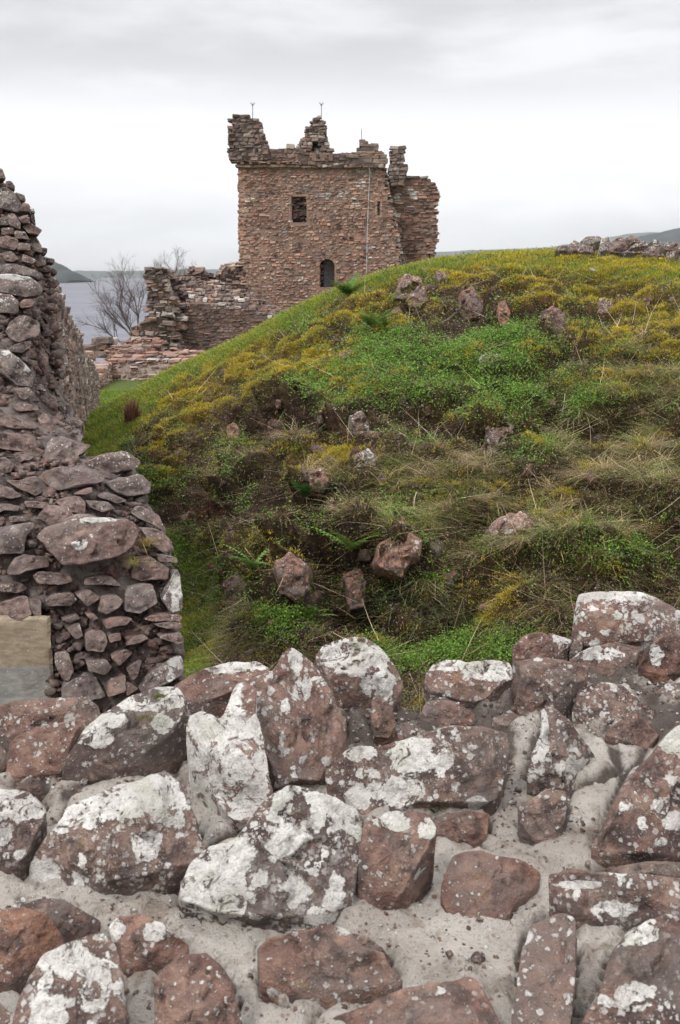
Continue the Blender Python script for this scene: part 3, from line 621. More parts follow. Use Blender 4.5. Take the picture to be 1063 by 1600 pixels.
mesh('mortar_bed', V.reshape(-1, 3), gridfaces(NX, NY+7), M_MORTAR, fw, {'stn': att.reshape(-1, 4)}, loc=(0, 1.6, Z0))
# sandy aggregate standing proud of the mortar
N = 15000; ai, aj = RNG.integers(4, NX-4, N), RNG.integers(int(NY*.25), NY-3, N); gp2 = np.stack([mxx[ai, aj], myy[ai, aj], mzz[ai, aj]], 1); k = (fbm(gp2, 7, 3) > -.12) & (np.abs(gp2[:, 0]) < .9*gp2[:, 1]*.42+.1); gp2 = gp2[k]
cc2 = np.stack([RNG.uniform(0, .5, len(gp2)), RNG.uniform(.1, .9, len(gp2)), RNG.uniform(.0, .6, len(gp2)), RNG.uniform(0, 1, len(gp2))**.6], 1)
# grit and small pinning stones caught in the joints
N = 5200; gx_ = RNG.uniform(-1.2, 1.3, N); gy_ = 1.0+1.6*RNG.beta(2.5, 1.6, N); ye = np.interp(gx_, eb[:, 0], eb[:, 1]); k = gy_ < ye-.03
gp = np.stack([gx_, gy_, np.full(N, Z0)], 1)[k]
gi = np.clip(((gp[:, 0]+1.7)/3.6*(NX-1)).astype(int), 0, NX-1); gt = ((gp[:, 1]-.35)/(yedge[gi]-.35))**(1/.8); gj = np.clip((gt*(NY-1)).astype(int), 0, NY-1)
gp[:, 2] = mzz[gi, gj]+.002
keep = (fbm(gp, 5, 2) > .12-.3*sstep(1.5, 1.8, gp[:, 1])); gp = gp[keep]
sz_ = .0018+.0065*RNG.beta(1.1, 5, len(gp)); sz_[RNG.random(len(gp)) < .03] *= 1.3
cc_ = np.stack([RNG.uniform(0, .7, len(gp)), RNG.uniform(.2, 1, len(gp)), RNG.uniform(.1, .7, len(gp)), RNG.uniform(0, .6, len(gp))], 1)
gp = np.concatenate([gp, gp2]); sz_ = np.concatenate([sz_, RNG.uniform(.0010, .0028, len(gp2))]); cc_ = np.concatenate([cc_, cc2])
v_, f_, c_ = blob_mesh(gp, sz_, cc_, seed=4)
o = mesh('joint_grit', v_, f_, M_STONE, fw, {'stn': c_}, loc=(0, 1.6, Z0)); tag(o, kind='stuff')
# ------------------------------------------------------------------ ruined wall on the left
def DL(px, py):
    px = np.asarray(px, float); py = np.asarray(py, float)
    d = np.interp(py, [200, 250, 440, 620, 690, 740, 850, 1000, 1100, 1800], [5.2, 5.05, 4.55, 4.15, 3.85, 3.6, 3.3, 3.18, 3.12, 3.05])
    d = d+np.clip(px-45, 0, 90)*.012*sstep(700, 600, py)
    d = d+np.clip(px-150, 0, 200)*.0016*sstep(1000, 700, py)
    return d
LS = [ # (outline, lichen, hue, dark, label)
 ([(59,838),(76,823),(127,807),(169,809),(206,814),(219,829),(212,849),(195,866),(158,877),(121,887),(93,880),(73,857)], .25, .9, .3, 'big reddish boulder built into the broken wall, wider than any other stone around it'),
 ([(51,739),(68,732),(99,730),(135,733),(161,740),(165,750),(152,757),(110,764),(87,764),(65,750)], .2, .3, .2, 0),
 ([(133,723),(158,711),(195,702),(220,719),(217,730),(169,742),(141,732)], .35, .7, .6, 0),
 ([(164,756),(181,750),(223,740),(236,756),(234,770),(198,777),(181,771)], .4, .2, .3, 0),
 ([(63,716),(76,685),(93,681),(124,689),(141,691),(127,708),(113,716),(99,720),(76,718)], .4, .35, .2, 0),
 ([(-15,674),(56,680),(59,696),(42,706),(11,703),(-15,699)], .1, .8, .2, 0), ([(-15,645),(20,650),(37,657),(62,665),(56,670),(17,670),(-15,660)], .1, .7, .3, 0),
 ([(58,651),(71,643),(85,665),(82,678),(65,670)], .1, .8, .2, 0), ([(8,747),(31,751),(59,743),(76,761),(56,775),(31,764)], .15, .6, .3, 0),
 ([(-15,756),(17,761),(34,773),(17,780),(-15,775)], .2, .5, .3, 0), ([(58,807),(73,790),(104,788),(119,809),(80,822)], .1, .7, .2, 0),
 ([(82,780),(124,775),(134,784),(133,804),(113,801),(95,790)], .1, .7, .4, 0), ([(134,781),(169,784),(181,795),(161,801),(141,792)], .3, .2, .4, 0),
 ([(-15,826),(51,815),(55,821),(40,838),(37,863),(-15,866)], .35, .1, .4, 0), ([(8,897),(23,874),(37,867),(73,870),(75,883),(56,888),(31,898)], .1, .35, .2, 0),
 ([(51,900),(62,894),(107,897),(113,908),(93,914),(56,911)], .2, .5, .5, 0), ([(130,911),(135,902),(175,900),(192,914),(164,914)], .15, .4, .3, 0),
 ([(203,900),(215,874),(234,870),(265,888),(262,904),(220,907)], .1, .9, .3, 0), ([(202,798),(220,790),(248,804),(260,832),(248,826),(215,809)], .4, .7, .4, 0),
 ([(220,823),(246,826),(268,843),(274,863),(254,863),(234,849)], .3, .8, .2, 0), ([(246,866),(277,871),(279,880),(248,877)], .4, .5, .3, 0),
 ([(198,914),(240,914),(247,943),(217,959),(195,954)], .2, .05, .3, 'squarish grey stone near the broken wall end'), ([(254,937),(268,912),(277,887),(282,901),(286,935),(285,954),(268,959)], .8, .3, .2, 0),
 ([(71,940),(87,929),(113,926),(121,937),(110,947),(76,947)], .3, .5, .3, 0), ([(116,926),(141,921),(157,932),(138,949)], .1, .7, .4, 0),
 ([(151,954),(157,932),(183,929),(190,937),(186,949),(169,960)], .2, .5, .3, 0), ([(158,971),(172,964),(207,966),(198,977),(167,983)], .15, 1, .3, 0),
 ([(222,966),(240,961),(284,961),(284,970),(240,971)], .3, 1, .4, 0), ([(240,976),(268,971),(285,973),(285,981),(262,983)], .2, .6, .2, 0),
 ([(248,994),(282,988),(289,1002),(279,1007)], .2, .6, .2, 0), ([(133,991),(144,984),(164,988),(169,1005),(161,1018),(135,1017)], .1, .5, .3, 0),
 ([(102,980),(124,973),(131,994),(119,1000)], .2, .6, .2, 0), ([(169,994),(188,988),(190,1000),(172,1004)], .1, .8, .2, 0), ([(196,1008),(203,1000),(229,994),(233,998),(220,1005)], .1, .6, .2, 0),
 ([(174,1028),(198,1015),(209,1019),(186,1042)], .05, .9, .1, 'small ochre brown stone set on edge'), ([(135,1033),(167,1031),(176,1042),(164,1055),(138,1048)], .1, .5, .2, 0), ([(198,1045),(222,1031),(215,1059),(206,1063)], .1, .4, .5, 0),
 ([(97,1087),(99,1070),(135,1053),(150,1056),(167,1087),(140,1098)], .3, .2, .4, 0), ([(169,1065),(196,1052),(198,1081),(169,1090)], .1, 1, .0, 'small pinkish stone low in the broken wall'),
 ([(198,1065),(217,1076),(198,1088)], .1, 1, .1, 0), ([(217,1080),(231,1059),(284,1020),(288,1050),(262,1070),(230,1084)], .5, .3, .4, 0), ([(82,1019),(107,1019),(116,1048),(104,1064),(93,1059)], .35, .4, .3, 0),
 ([(-15,949),(28,932),(42,932),(51,960),(31,971),(-15,957)], .2, .8, .3, 0), ([(42,935),(64,937),(65,963),(52,963)], .1, .5, .3, 0), ([(-15,915),(34,909),(42,918),(28,926),(-15,926)], .2, .6, .5, 0),
 ([(96,969),(121,960),(126,966),(110,974)], .1, .7, .3, 0), ([(134,960),(147,959),(154,966),(144,971)], .0, .9, .5, 0), ([(-15,792),(17,787),(30,788),(28,795),(-15,802)], .1, .4, .3, 0),
 ([(38,784),(76,785),(73,794),(42,794)], .1, .5, .5, 0), ([(21,711),(34,706),(54,711),(48,718),(31,723)], .05, .8, .3, 0), ([(-15,716),(11,715),(24,727),(17,739),(-15,740)], .3, .3, .5, 0),
 ([(114,770),(144,761),(145,770),(135,774)], .05, .9, .3, 0), ([(152,775),(167,768),(200,781),(183,788)], .2, .2, .4, 0), ([(100,663),(104,651),(124,653),(131,660),(124,667)], .3, .3, .3, 0),
 ([(86,680),(93,667),(121,682),(120,690)], .2, .3, .5, 0), ([(14,809),(37,807),(42,814),(17,816)], .1, .5, .3, 0),
 ([(17,634),(33,631),(57,632),(59,640),(30,644)], .2, .5, .3, 0), ([(56,616),(72,613),(90,622),(90,645),(64,641)], .3, .5, .3, 0), ([(91,634),(108,630),(114,640),(105,651),(96,649)], .45, .2, .5, 0),
 ([(20,607),(45,605),(53,615),(35,626)], .2, .4, .3, 0), ([(52,603),(66,600),(73,610),(56,609)], .6, .3, .3, 0),
 ([(-15,547),(11,545),(30,559),(56,585),(50,603),(24,600),(3,585),(-15,580)], .5, .05, .4, 'large grey lichened block halfway up the broken wall'), ([(15,548),(23,538),(48,532),(47,542),(35,552)], .1, .4, .3, 0),
 ([(5,515),(15,500),(38,491),(60,503),(62,518),(56,526),(30,535),(17,530)], .3, .35, .4, 0), ([(-15,457),(15,458),(30,470),(29,487),(23,490),(-15,487)], .45, .6, .4, 0),
 ([(-15,428),(18,427),(50,434),(68,449),(65,460),(38,463),(-15,454)], .5, .15, .4, 'long grey rounded stone jutting from the upper part of the broken wall'), ([(29,475),(38,467),(57,467),(50,479),(33,481)], .0, 1, .3, 0),
 ([(50,488),(60,480),(65,487),(57,498),(51,494)], .1, .5, .2, 0), ([(60,499),(65,496),(72,508),(69,515)], .1, .5, .1, 0), ([(65,491),(75,491),(81,499),(75,505)], .1, 1, .3, 0),
 ([(66,517),(80,514),(78,524),(68,526)], .2, .3, .3, 0), ([(53,530),(60,526),(68,538),(57,542)], .1, .9, .2, 0), ([(50,571),(68,542),(75,554),(77,580),(69,589),(63,573)], .1, .8, .2, 0),
 ([(72,588),(81,585),(90,598),(93,607),(75,607)], .1, .8, .4, 0), ([(53,592),(68,590),(75,598),(72,604),(55,601)], .1, .7, .3, 0),
 ([(-15,296),(9,291),(24,300),(35,321),(27,329),(9,327),(-15,321)], .6, .1, .4, 'big pale grey stone near the top of the broken wall'), ([(-15,256),(4,264),(10,279),(-15,281)], .3, .5, .3, 0),
 ([(8,282),(17,282),(23,290),(23,296),(10,291)], .2, .5, .5, 0), ([(24,300),(38,304),(41,314),(33,312)], .3, .4, .4, 0), ([(35,315),(45,318),(48,324),(45,330),(33,329)], .1, .6, .3, 0),
 ([(44,327),(53,326),(55,332),(47,333)], .9, .3, .1, 0), ([(47,333),(54,335),(56,351),(50,345)], .2, .7, .3, 0), ([(27,338),(44,335),(47,347),(35,348)], .3, .5, .2, 0),
 ([(12,333),(23,333),(33,350),(32,359),(15,351)], .4, .5, .3, 0), ([(-15,338),(15,345),(12,351),(-15,352)], .5, .3, .4, 0), ([(35,353),(47,348),(66,359),(60,367),(44,365)], .1, .6, .3, 0),
 ([(3,356),(21,356),(23,365),(3,367)], .3, .7, .3, 0), ([(23,360),(39,362),(46,373),(24,373)], .3, .4, .3, 0), ([(-15,373),(12,368),(26,373),(29,386),(23,391),(5,388)], .3, .9, .3, 0),
 ([(27,391),(30,379),(47,380),(48,391)], .2, .6, .2, 0), ([(47,371),(57,370),(65,383),(66,395),(48,391)], .1, .7, .2, 0), ([(65,386),(74,388),(74,395),(68,397)], .2, .6, .5, 0),
 ([(73,403),(85,404),(84,410),(73,410)], .1, .5, .5, 'thin stone sticking out over the lake at the edge of the broken wall'), ([(60,397),(72,403),(72,413),(57,415),(51,400)], .1, .6, .2, 0), ([(3,395),(18,392),(29,403),(21,409),(9,407)], .3, .8, .3, 0),
 ([(36,395),(57,406),(51,413),(35,407)], .5, .6, .3, 0), ([(-15,413),(23,412),(53,421),(69,430),(66,440),(50,434),(15,427),(-15,424)], .45, .2, .5, 0), ([(66,413),(78,416),(81,425),(68,425)], .1, .5, .3, 0),
 ([(81,418),(90,422),(89,428),(83,427)], .8, .2, .2, 0), ([(71,434),(89,437),(93,443),(80,452),(72,446)], .3, .8, .3, 0),
]
lw = empty('ruined_wall', tuple(at(100, 1100, 3.4)*np.array([1, 1, 0])+np.array([-.3, .3, -2.8])), 'broken end of a high ruined rubble wall at the left edge, with a smooth dressed block low in it', 'wall')
EXT = np.array([-.37, 1.0, -.30])
PALE = {0: [(150, 812, 34, 4), (125, 850, 11, 9)], 22: [(274, 925, 9, 26)], 40: [(275, 1035, 14, 16)], 74: [(5, 300, 28, 9)], 60: [(10, 555, 18, 8)], 65: [(25, 432, 30, 5)]}
extra = []
for i, (ol, li, hue, dk, lab) in enumerate(LS):
    cx = np.mean([p[0] for p in ol]); cy = np.mean([p[1] for p in ol]); rs = np.random.default_rng(500+i)
    up = .55 if cy > 690 else .35
    n = norm(np.array([rs.normal(.12, .16), -1, up+rs.normal(0, .12)]))
    B = at(cx, cy, DL(cx, cy)-.03-(.05 if i == 0 else 0)); w = math.sqrt(np.ptp([p[0] for p in ol])*np.ptp([p[1] for p in ol]))/FPX*B[1]
    dn = norm(EXT+np.array([0, 0, .15]))
    o = stone(ol, B, n, dn, max(.10, w*.8), lw, M=44 if i else 90, K=12 if i else 26, relief=.15, lich=li*.8+.05, hue=hue*.65, dark=dk, seed=200+i, mat=M_WALLSTONE, label=lab or None, pale=PALE.get(i, ()), steep=3.5, rough=1.2, toplich=.3)
# mortar core behind the facing stones
core = [(-260, 150), (-80, 200), (-8, 258), (6, 285), (22, 305), (40, 335), (50, 362), (60, 390), (67, 410), (76, 425), (84, 450), (88, 500), (92, 560), (96, 610), (108, 640), (122, 668), (128, 692), (140, 718), (185, 712), (208, 722), (222, 750), (222, 775), (240, 800), (262, 838), (272, 880), (281, 930), (284, 1000), (288, 1060), (292, 1200), (300, 1900), (-300, 1900)]
cpoly = np.array(core, float)
def inside(px, py, poly):
    r = np.zeros(px.shape, bool); j = len(poly)-1
    for i in range(len(poly)):
        xi, yi = poly[i]; xj, yj = poly[j]
        c = ((yi > py) != (yj > py)) & (px < (xj-xi)*(py-yi)/(yj-yi+1e-12)+xi); r ^= c; j = i
    return r
rowy = np.concatenate([np.arange(152, 1120, 3.2), np.linspace(1125, 1900, 60)]); nc = 110
Rr = []
for y_ in rowy:      # right edge of the silhouette in each row
    xs_ = [cpoly[i, 0]+(y_-cpoly[i, 1])/(cpoly[i+1, 1]-cpoly[i, 1])*(cpoly[i+1, 0]-cpoly[i, 0]) for i in range(len(cpoly)-2) if (cpoly[i, 1]-y_)*(cpoly[i+1, 1]-y_) <= 0 and cpoly[i, 1] != cpoly[i+1, 1]]
    Rr.append(max(xs_))
Rr = np.array(Rr); Rr = Rr+fbm(np.stack([rowy/14, 0*rowy, 0*rowy], 1), 1, 3)*5
u = np.linspace(0, 1, nc); PX = -230+(Rr[:, None]+230)*u[None]**.8; PY = np.repeat(rowy[:, None], nc, 1)
P = at(PX, PY, DL(PX, PY)+.036+.10*u[None]**12+.10*((PX < 84) & (PY > 955)))
P = P+(fbm(P, 6, 4)*.04+fbm(P, 18, 5, .65)*.05)[..., None]*np.array([0, 1, -.2])
backP = P[:, -1:]+EXT*.0; strips = [P]+[P[:, -1:]+EXT*t+fbm(P[:, -1:]+t, 5, 3)[..., None]*.012 for t in (.05, .1, .17, .26, .4, .6, .9)]
V = np.concatenate(strips, 1)
topr = V[:1]+np.array([EXT*t for t in (.9, .45)])[:, None]*1.0
V = np.concatenate([topr, V], 0)
att = np.zeros(V.shape[:2]+(4,)); att[..., 2] = .35+.3*fbm(V, 3, 3)
mesh('wall_core', V.reshape(-1, 3), gridfaces(V.shape[0], V.shape[1]), M_CORE, lw, {'stn': att.reshape(-1, 4)}, loc=tuple(lw.location))
# pinning stones and broken bits in the core (surface pattern)
N = 10500; qx = RNG.uniform(-120, 292, N); qy = RNG.uniform(255, 1105, N); k = inside(qx+4, qy, cpoly); qx, qy = qx[k], qy[k]
dst = np.full(len(qx), 99.); qq = np.stack([qx, qy], 1)
for ol, *_ in LS:
    a_ = np.array(ol, float); nr_ = (np.abs(qx-a_[:, 0].mean()) < np.ptp(a_[:, 0])) & (np.abs(qy-a_[:, 1].mean()) < np.ptp(a_[:, 1])+8)
    if nr_.any():
        sdd = seg_dist(qq[nr_], a_); ins = inside(qx[nr_], qy[nr_], a_); dst[nr_] = np.minimum(dst[nr_], np.where(ins, -sdd, sdd))
k = (dst > -1) & ~((qx < 80) & (qy > 960)); qx, qy, dst = qx[k], qy[k], dst[k]
pp3 = at(qx, qy, DL(qx, qy)+.03+RNG.uniform(0, .03, len(qx))); dd = pp3[:, 1]
sz_ = np.clip(dst+.8, 2.2, 9)*RNG.uniform(.55, 1.1, len(qx))/FPX*dd
col_ = np.stack([RNG.uniform(0, .35, len(qx)), RNG.uniform(.1, 1, len(qx)), RNG.uniform(.0, .45, len(qx)), 0*qx], 1)
v_, f_, c_ = blob_mesh(pp3, sz_, col_, squash=(1.5, .9, .7), seed=8)
o = mesh('pinning_stones', v_, f_, M_WALLSTONE, lw, {'stn': c_}, loc=tuple(lw.location)); tag(o, kind='stuff')
# dressed block (yellowish above, grey below a seam)
def dressed():
    m, b, out = newmat('dressed_sandstone'); P_ = nd('ShaderNodeTexCoord').outputs['Object']
    s = nd('ShaderNodeSeparateXYZ'); nt.links.new(P_, s.inputs[0])
    up = maprange(mth('ADD', s.outputs[2], mth('MULTIPLY', noise(P_, 20, 4, .6), .012)), .002, .006)
    n_ = noise(vmul(P_, (1, 1, 3)), 16, 6, .65)
    c = mixc(up, mixc(maprange(n_, .35, .65), (.20, .195, .185), (.30, .285, .265)), mixc(maprange(n_, .35, .65), (.22, .165, .12), (.33, .27, .195)))
    c = mixc(mth('MULTIPLY', maprange(noise(vmul(P_, (1, 1, 2.5)), 9, 6, .7), .50, .68), .6), c, (.13, .095, .09))
    c = mixc(maprange(noise(P_, 150, 3, .7), .64, .72), c, (.55, .52, .48))
    nt.links.new(c, b.inputs['Base Color']); b.inputs['Roughness'].default_value = .9
    nt.links.new(bump(mth('ADD', noise(P_, 60, 5, .7), mth('MULTIPLY', noise(P_, 220, 3, .7), .5)), .5, .004), b.inputs['Normal'])
    return m
c0, c1, c2 = at(77, 964, 3.165), at(77, 1095, 3.165), at(-200, 964, 3.165)
nu, nv = 60, 40; yy = c0[1]
X = np.linspace(c2[0], c0[0], nu); Zs = np.linspace(c1[2]-.08, c0[2], nv)
gxx, gzz = np.meshgrid(X, Zs, indexing='ij'); F_ = np.stack([gxx, 0*gxx+yy, gzz], -1)
ed_ = np.minimum(np.minimum(gxx-X[0], X[-1]-gxx), np.minimum(gzz-Zs[0], Zs[-1]-gzz))
F_[..., 1] += .010*np.exp(-ed_/.006)*(1+1.5*fbm(F_, 30, 3))+fbm(F_, 9, 4)*.006
F_[..., 0] += fbm(F_, 25, 3)*.003*np.exp(-ed_/.01); F_[..., 2] += fbm(F_+7, 25, 3)*.004*np.exp(-ed_/.01)
B_ = F_.copy(); B_[..., 1] = yy+.22; B_[..., 0] -= .14; B_[..., 2] -= .12
V = np.concatenate([F_.reshape(-1, 3), B_.reshape(-1, 3)]); g1 = gridfaces(nu, nv); nn = nu*nv
ix = np.arange(nn).reshape(nu, nv); loop = np.concatenate([ix[:, 0], ix[-1, 1:], ix[-2::-1, -1], ix[0, -2:0:-1]]); l2 = np.roll(loop, -1)
side = np.stack([loop, l2, l2+nn, loop+nn], 1)
seam = at(40, 1056, 3.08)[2]
o = mesh('dressed_block', V, [g1, g1[:, ::-1]+nn, side], dressed(), lw, loc=(c0[0], yy, seam), smooth=False)
o['label'] = 'smooth dressed sandstone block, yellowish above and grey below'
# ------------------------------------------------------------------ rubble masonry built of individual blocks
def _bevcube():
    vs = []; 
    for sx in (-1, 1):
        for sy in (-1, 1):
            for sz in (-1, 1):
                for ax in range(3):
                    v = [sx*.78, sy*.78, sz*.72]; v[ax] = [sx, sy, sz][ax]; vs.append(v)
    v = np.array(vs)
    import bmesh
    bm = bmesh.new(); bv = [bm.verts.new(p) for p in v]; r = bmesh.ops.convex_hull(bm, input=bv); bmesh.ops.dissolve_limit(bm, angle_limit=.02, verts=bm.verts, edges=bm.edges)
    bmesh.ops.triangulate(bm, faces=bm.faces); bm.verts.index_update(); V = np.array([x.co[:] for x in bm.verts]); F = np.array([[x.index for x in f.verts] for f in bm.faces]); bm.free()
    return V, F
BV, BF = _bevcube()
def blocks(cen, half, axes, cols, jit=.10, seed=0):
    rs = np.random.default_rng(seed); N = len(cen); nv = len(BV)
    V = BV[None]+rs.normal(0, jit, (N, nv, 3))
    V = V*half[:, None]; a = rs.normal(0, .05, N); ca, sa = np.cos(a)[:, None], np.sin(a)[:, None]
    V = np.stack([V[..., 0]*ca-V[..., 2]*sa, V[..., 1], V[..., 0]*sa+V[..., 2]*ca], -1)
    V = V@axes+cen[:, None]
    F = (BF[None]+(np.arange(N)*nv)[:, None, None]).reshape(-1, 3)
    return V.reshape(-1, 3), F, np.repeat(cols, nv, 0)
def pal(rs, n, sat=1.0, val=1.0, pale=.05, kind='tan'):
    base = {'tan': np.array([[.30, .195, .15], [.26, .17, .14], [.34, .225, .175], [.23, .165, .145], [.34, .19, .14]]),
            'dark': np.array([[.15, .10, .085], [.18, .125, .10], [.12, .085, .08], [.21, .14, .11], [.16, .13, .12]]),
            'red': np.array([[.33, .205, .16], [.28, .165, .13], [.38, .26, .205], [.29, .22, .19], [.21, .145, .12]]),
            'grey': np.array([[.24, .19, .16], [.20, .155, .135], [.29, .24, .21], [.17, .13, .12], [.26, .17, .13]])}[kind]
    c = base[rs.integers(0, len(base), n)]*rs.uniform(.72, 1.25, (n, 1))*val
    g = c.mean(1, keepdims=True); c = g+(c-g)*sat
    k = rs.random(n) < pale; c[k] = np.array([.48, .44, .41])*rs.uniform(.75, 1.15, (k.sum(), 1))
    return c
def rubble(name, parent, O, udir, wdir, layers, thick, pf, pb, zb, sw=.34, sh=.17, kind='tan', topkind='grey', pale=.04, seed=0, hole=None, mat=None, core=True, prot=.03, special=(), vj=.10, coff=.01, val=1.0, gap=.49, cc=None):
    """wall volume: front profile pf and back profile pb as [(u,z)...]; stones only where they can be seen"""
    rs = np.random.default_rng(seed); pf = np.array(pf, float); pb = np.array(pb, float); O = np.asarray(O, float); udir = norm(np.array(udir, float)); wdir = norm(np.array(wdir, float)); up = np.array([0, 0, 1.0])
    axes = np.stack([udir, wdir, up]); u0, u1 = min(pf[0, 0], pb[0, 0]), max(pf[-1, 0], pb[-1, 0])
    def prof(u, t):
        f_ = np.where((u < pf[0, 0]) | (u > pf[-1, 0]), -99, np.interp(u, pf[:, 0], pf[:, 1])); b_ = np.where((u < pb[0, 0]) | (u > pb[-1, 0]), -99, np.interp(u, pb[:, 0], pb[:, 1]))
        return f_*(1-t)+b_*t
    C = []; Hh = []; CL = []
    for j in range(layers):
        t = j/max(1, layers-1); w = (j+.5)*thick/layers; z_ = zb
        while True:
            hrow = sh*rs.uniform(.7, 1.35)
            if z_ > max(pf[:, 1].max(), pb[:, 1].max())+sh: break
            u = u0+rs.uniform(-.5, 0)*sw
            while u < u1:
                wd = sw*rs.uniform(.55, 1.6); uc = u+wd/2; zc = z_+hrow/2+rs.normal(0, sh*.07)
                top = prof(np.array(uc), t); tl = prof(np.array(uc-sw), t); tr = prof(np.array(uc+sw), t)
                if zc < top+sh*rs.uniform(-.35, .3):
                    tf = prof(np.array(uc), max(0, (j-1))/max(1, layers-1))
                    edge = min(tl, tr) < zc
                    if (j == 0 or j == layers-1 or zc > tf-sh*1.5 or zc > top-3*sh or edge) and not (hole is not None and hole(uc, zc, wd/2, hrow/2)):
                        split = 2 if rs.random() < .22 and wd > sw*.9 else 1
                        for s in range(split):
                            hh = hrow/split
                            C.append(O+udir*uc+wdir*(w+(rs.normal(0, prot) if j else rs.normal(0, prot*.6)))+up*(zc-O[2]*0+(s-.5*(split-1))*hh)); Hh.append((wd*.5-sh*(.5-gap), thick/layers*.56, hh*gap))
                            nt_ = zc > top-sh*1.8 or (j > 0 and zc > tf-sh)
                            CL.append((1 if nt_ else 0))
                u += wd
            z_ += hrow
    C = np.array(C); Hh = np.array(Hh); CL = np.array(CL); C[:, 2] = C[:, 2]-O[2]+0
    cols = pal(rs, len(C), kind=kind, pale=pale, val=val); ct = pal(rs, len(C), kind=topkind, pale=.08, val=val); cols[CL == 1] = ct[CL == 1]
    for (su, sz, sr, sc) in special:
        ul = (C-O)@udir; k = (np.abs(ul-su) < sr[0]) & (np.abs(C[:, 2]-sz) < sr[1]); cols[k] = np.array(sc)*rs.uniform(.85, 1.1, (k.sum(), 1))
    V, F, CC = blocks(C, Hh, axes, cols, jit=vj, seed=seed)
    if core:
        n = max(4, int((u1-u0)/sw*1.5)); us = np.linspace(u0+.06, u1-.06, n); cv = []; cf = []; b0 = len(V); kz = 0
        for a_, b_ in zip(us[:-1], us[1:]):
            for j in range(layers):
                t = j/max(1, layers-1); tp = min(prof(np.array(a_), t), prof(np.array(b_), t))-sh*.8
                if tp <= zb: continue
                w0, w1 = coff if j == 0 else j*thick/layers, (j+1-(.14 if j == layers-1 else 0))*thick/layers
                zspans = [(zb, tp)]
                if hole is not None:
                    zs_ = np.arange(zb, tp, sh*.5); op = np.array([hole((a_+b_)/2, zz_, (b_-a_)/2+.02, 0) for zz_ in zs_]); zspans = []; st_ = None
                    for q_, zz_ in zip(op, zs_):
                        if not q_ and st_ is None: st_ = zz_
                        if q_ and st_ is not None: zspans.append((st_, zz_)); st_ = None
                    if st_ is not None: zspans.append((st_, tp))
                for z0_, z1_ in zspans:
                    q = [O*np.array([1, 1, 0])+udir*uu+wdir*ww+up*zz for uu in (a_, b_) for ww in (w0, w1) for zz in (z0_, z1_)]
                    cv += q; k = b0+kz*8; kz += 1
                    cf += [(k, k+1, k+3, k+2), (k+4, k+6, k+7, k+5), (k, k+4, k+5, k+1), (k+2, k+3, k+7, k+6), (k+1, k+5, k+7, k+3), (k, k+2, k+6, k+4)]
        if cv:
            V = np.concatenate([V, np.array(cv)]); CC = np.concatenate([CC, np.tile([cc or {'tan': [.235, .165, .135], 'dark': [.10, .075, .065], 'grey': [.11, .085, .075], 'red': [.45, .37, .33]}[kind]], (len(cv), 1))]); Fs = [F, np.array(cf)]
        else: Fs = [F]
    else: Fs = [F]
    return mesh(name, V, Fs, mat or M_MASON, parent, {'col': CC}, smooth=False, loc=tuple(O*np.array([1, 1, 1])))
def pz(pts, d):      # profile points read on the photograph, as (x, z) at distance d
    return [(float(q[0]), float(q[2])) for q in (at(a_, b_, d) for a_, b_ in pts)]
def box(c, h, bev=.0):
    V = np.array([(x, y, z_) for x in (-1, 1) for y in (-1, 1) for z_ in (-1, 1)], float)*np.array(h)+np.array(c)
    return V, np.array([(0, 1, 3, 2), (4, 6, 7, 5), (0, 4, 5, 1), (2, 3, 7, 6), (1, 5, 7, 3), (0, 2, 6, 4)])
def join(parts):
    V = []; F = []; n = 0
    for v, f in parts: V.append(v); F.append(np.asarray(f)+n); n += len(v)
    return np.concatenate(V), F
def tube(pts, rad, nseg=6):
    pts = np.asarray(pts, float); rad = np.broadcast_to(rad, len(pts)); T = norm(np.gradient(pts, axis=0)); rf = np.array([0, 0, 1.0]) if abs(T[0, 2]) < .9 else np.array([1.0, 0, 0])
    A = norm(np.cross(T, rf)); B2 = np.cross(T, A); th = np.linspace(0, 2*math.pi, nseg, endpoint=False)
    V = pts[:, None]+(A[:, None]*np.cos(th)[None, :, None]+B2[:, None]*np.sin(th)[None, :, None])*rad[:, None, None]
    return V.reshape(-1, 3), gridfaces(len(pts), nseg, True)

# ------------------------------------------------------------------ tower house
TD = 70.0; K_ = TD/FPX
tw = empty('tower', (-1.2, TD+5, -4.2), 'ruined square stone tower house with a broken parapet, standing behind the grassy mound', 'tower')
ZC = at(400, 262, TD)[2]; ZBASE = -4.3
def xz(px, py, d=TD): q = at(px, py, d); return float(q[0]), float(q[2])
win = (*xz(456, 349.5), *xz(479, 307)); slit = (*xz(589.5, 337), *xz(594, 314.5)); door = (*xz(499.5, 450.5), *xz(523.5, 404))
def opening(u, z_, hw, hh):
    for (xa, za, xb, zb_) in (win, slit):
        if u+hw*.5 > xa and u-hw*.5 < xb and z_+hh*.5 > za and z_-hh*.5 < zb_: return True
    xa, za, xb, zb_ = door; r_ = (xb-xa)/2; cxx = (xa+xb)/2
    if u+hw*.5 > xa and u-hw*.5 < xb and z_-hh*.5 < zb_ and z_+hh*.5 > za:
        return z_ < zb_-r_*.8 or math.hypot(u-cxx, z_-(zb_-r_*.8)) < r_+hw*.3
    return False
mainp = pz([(372.5, 262), (600, 262)], TD)
right_edge = [(600, 262), (602, 285), (608, 300), (612, 330), (619, 360), (623, 390), (631, 425), (633, 440)]
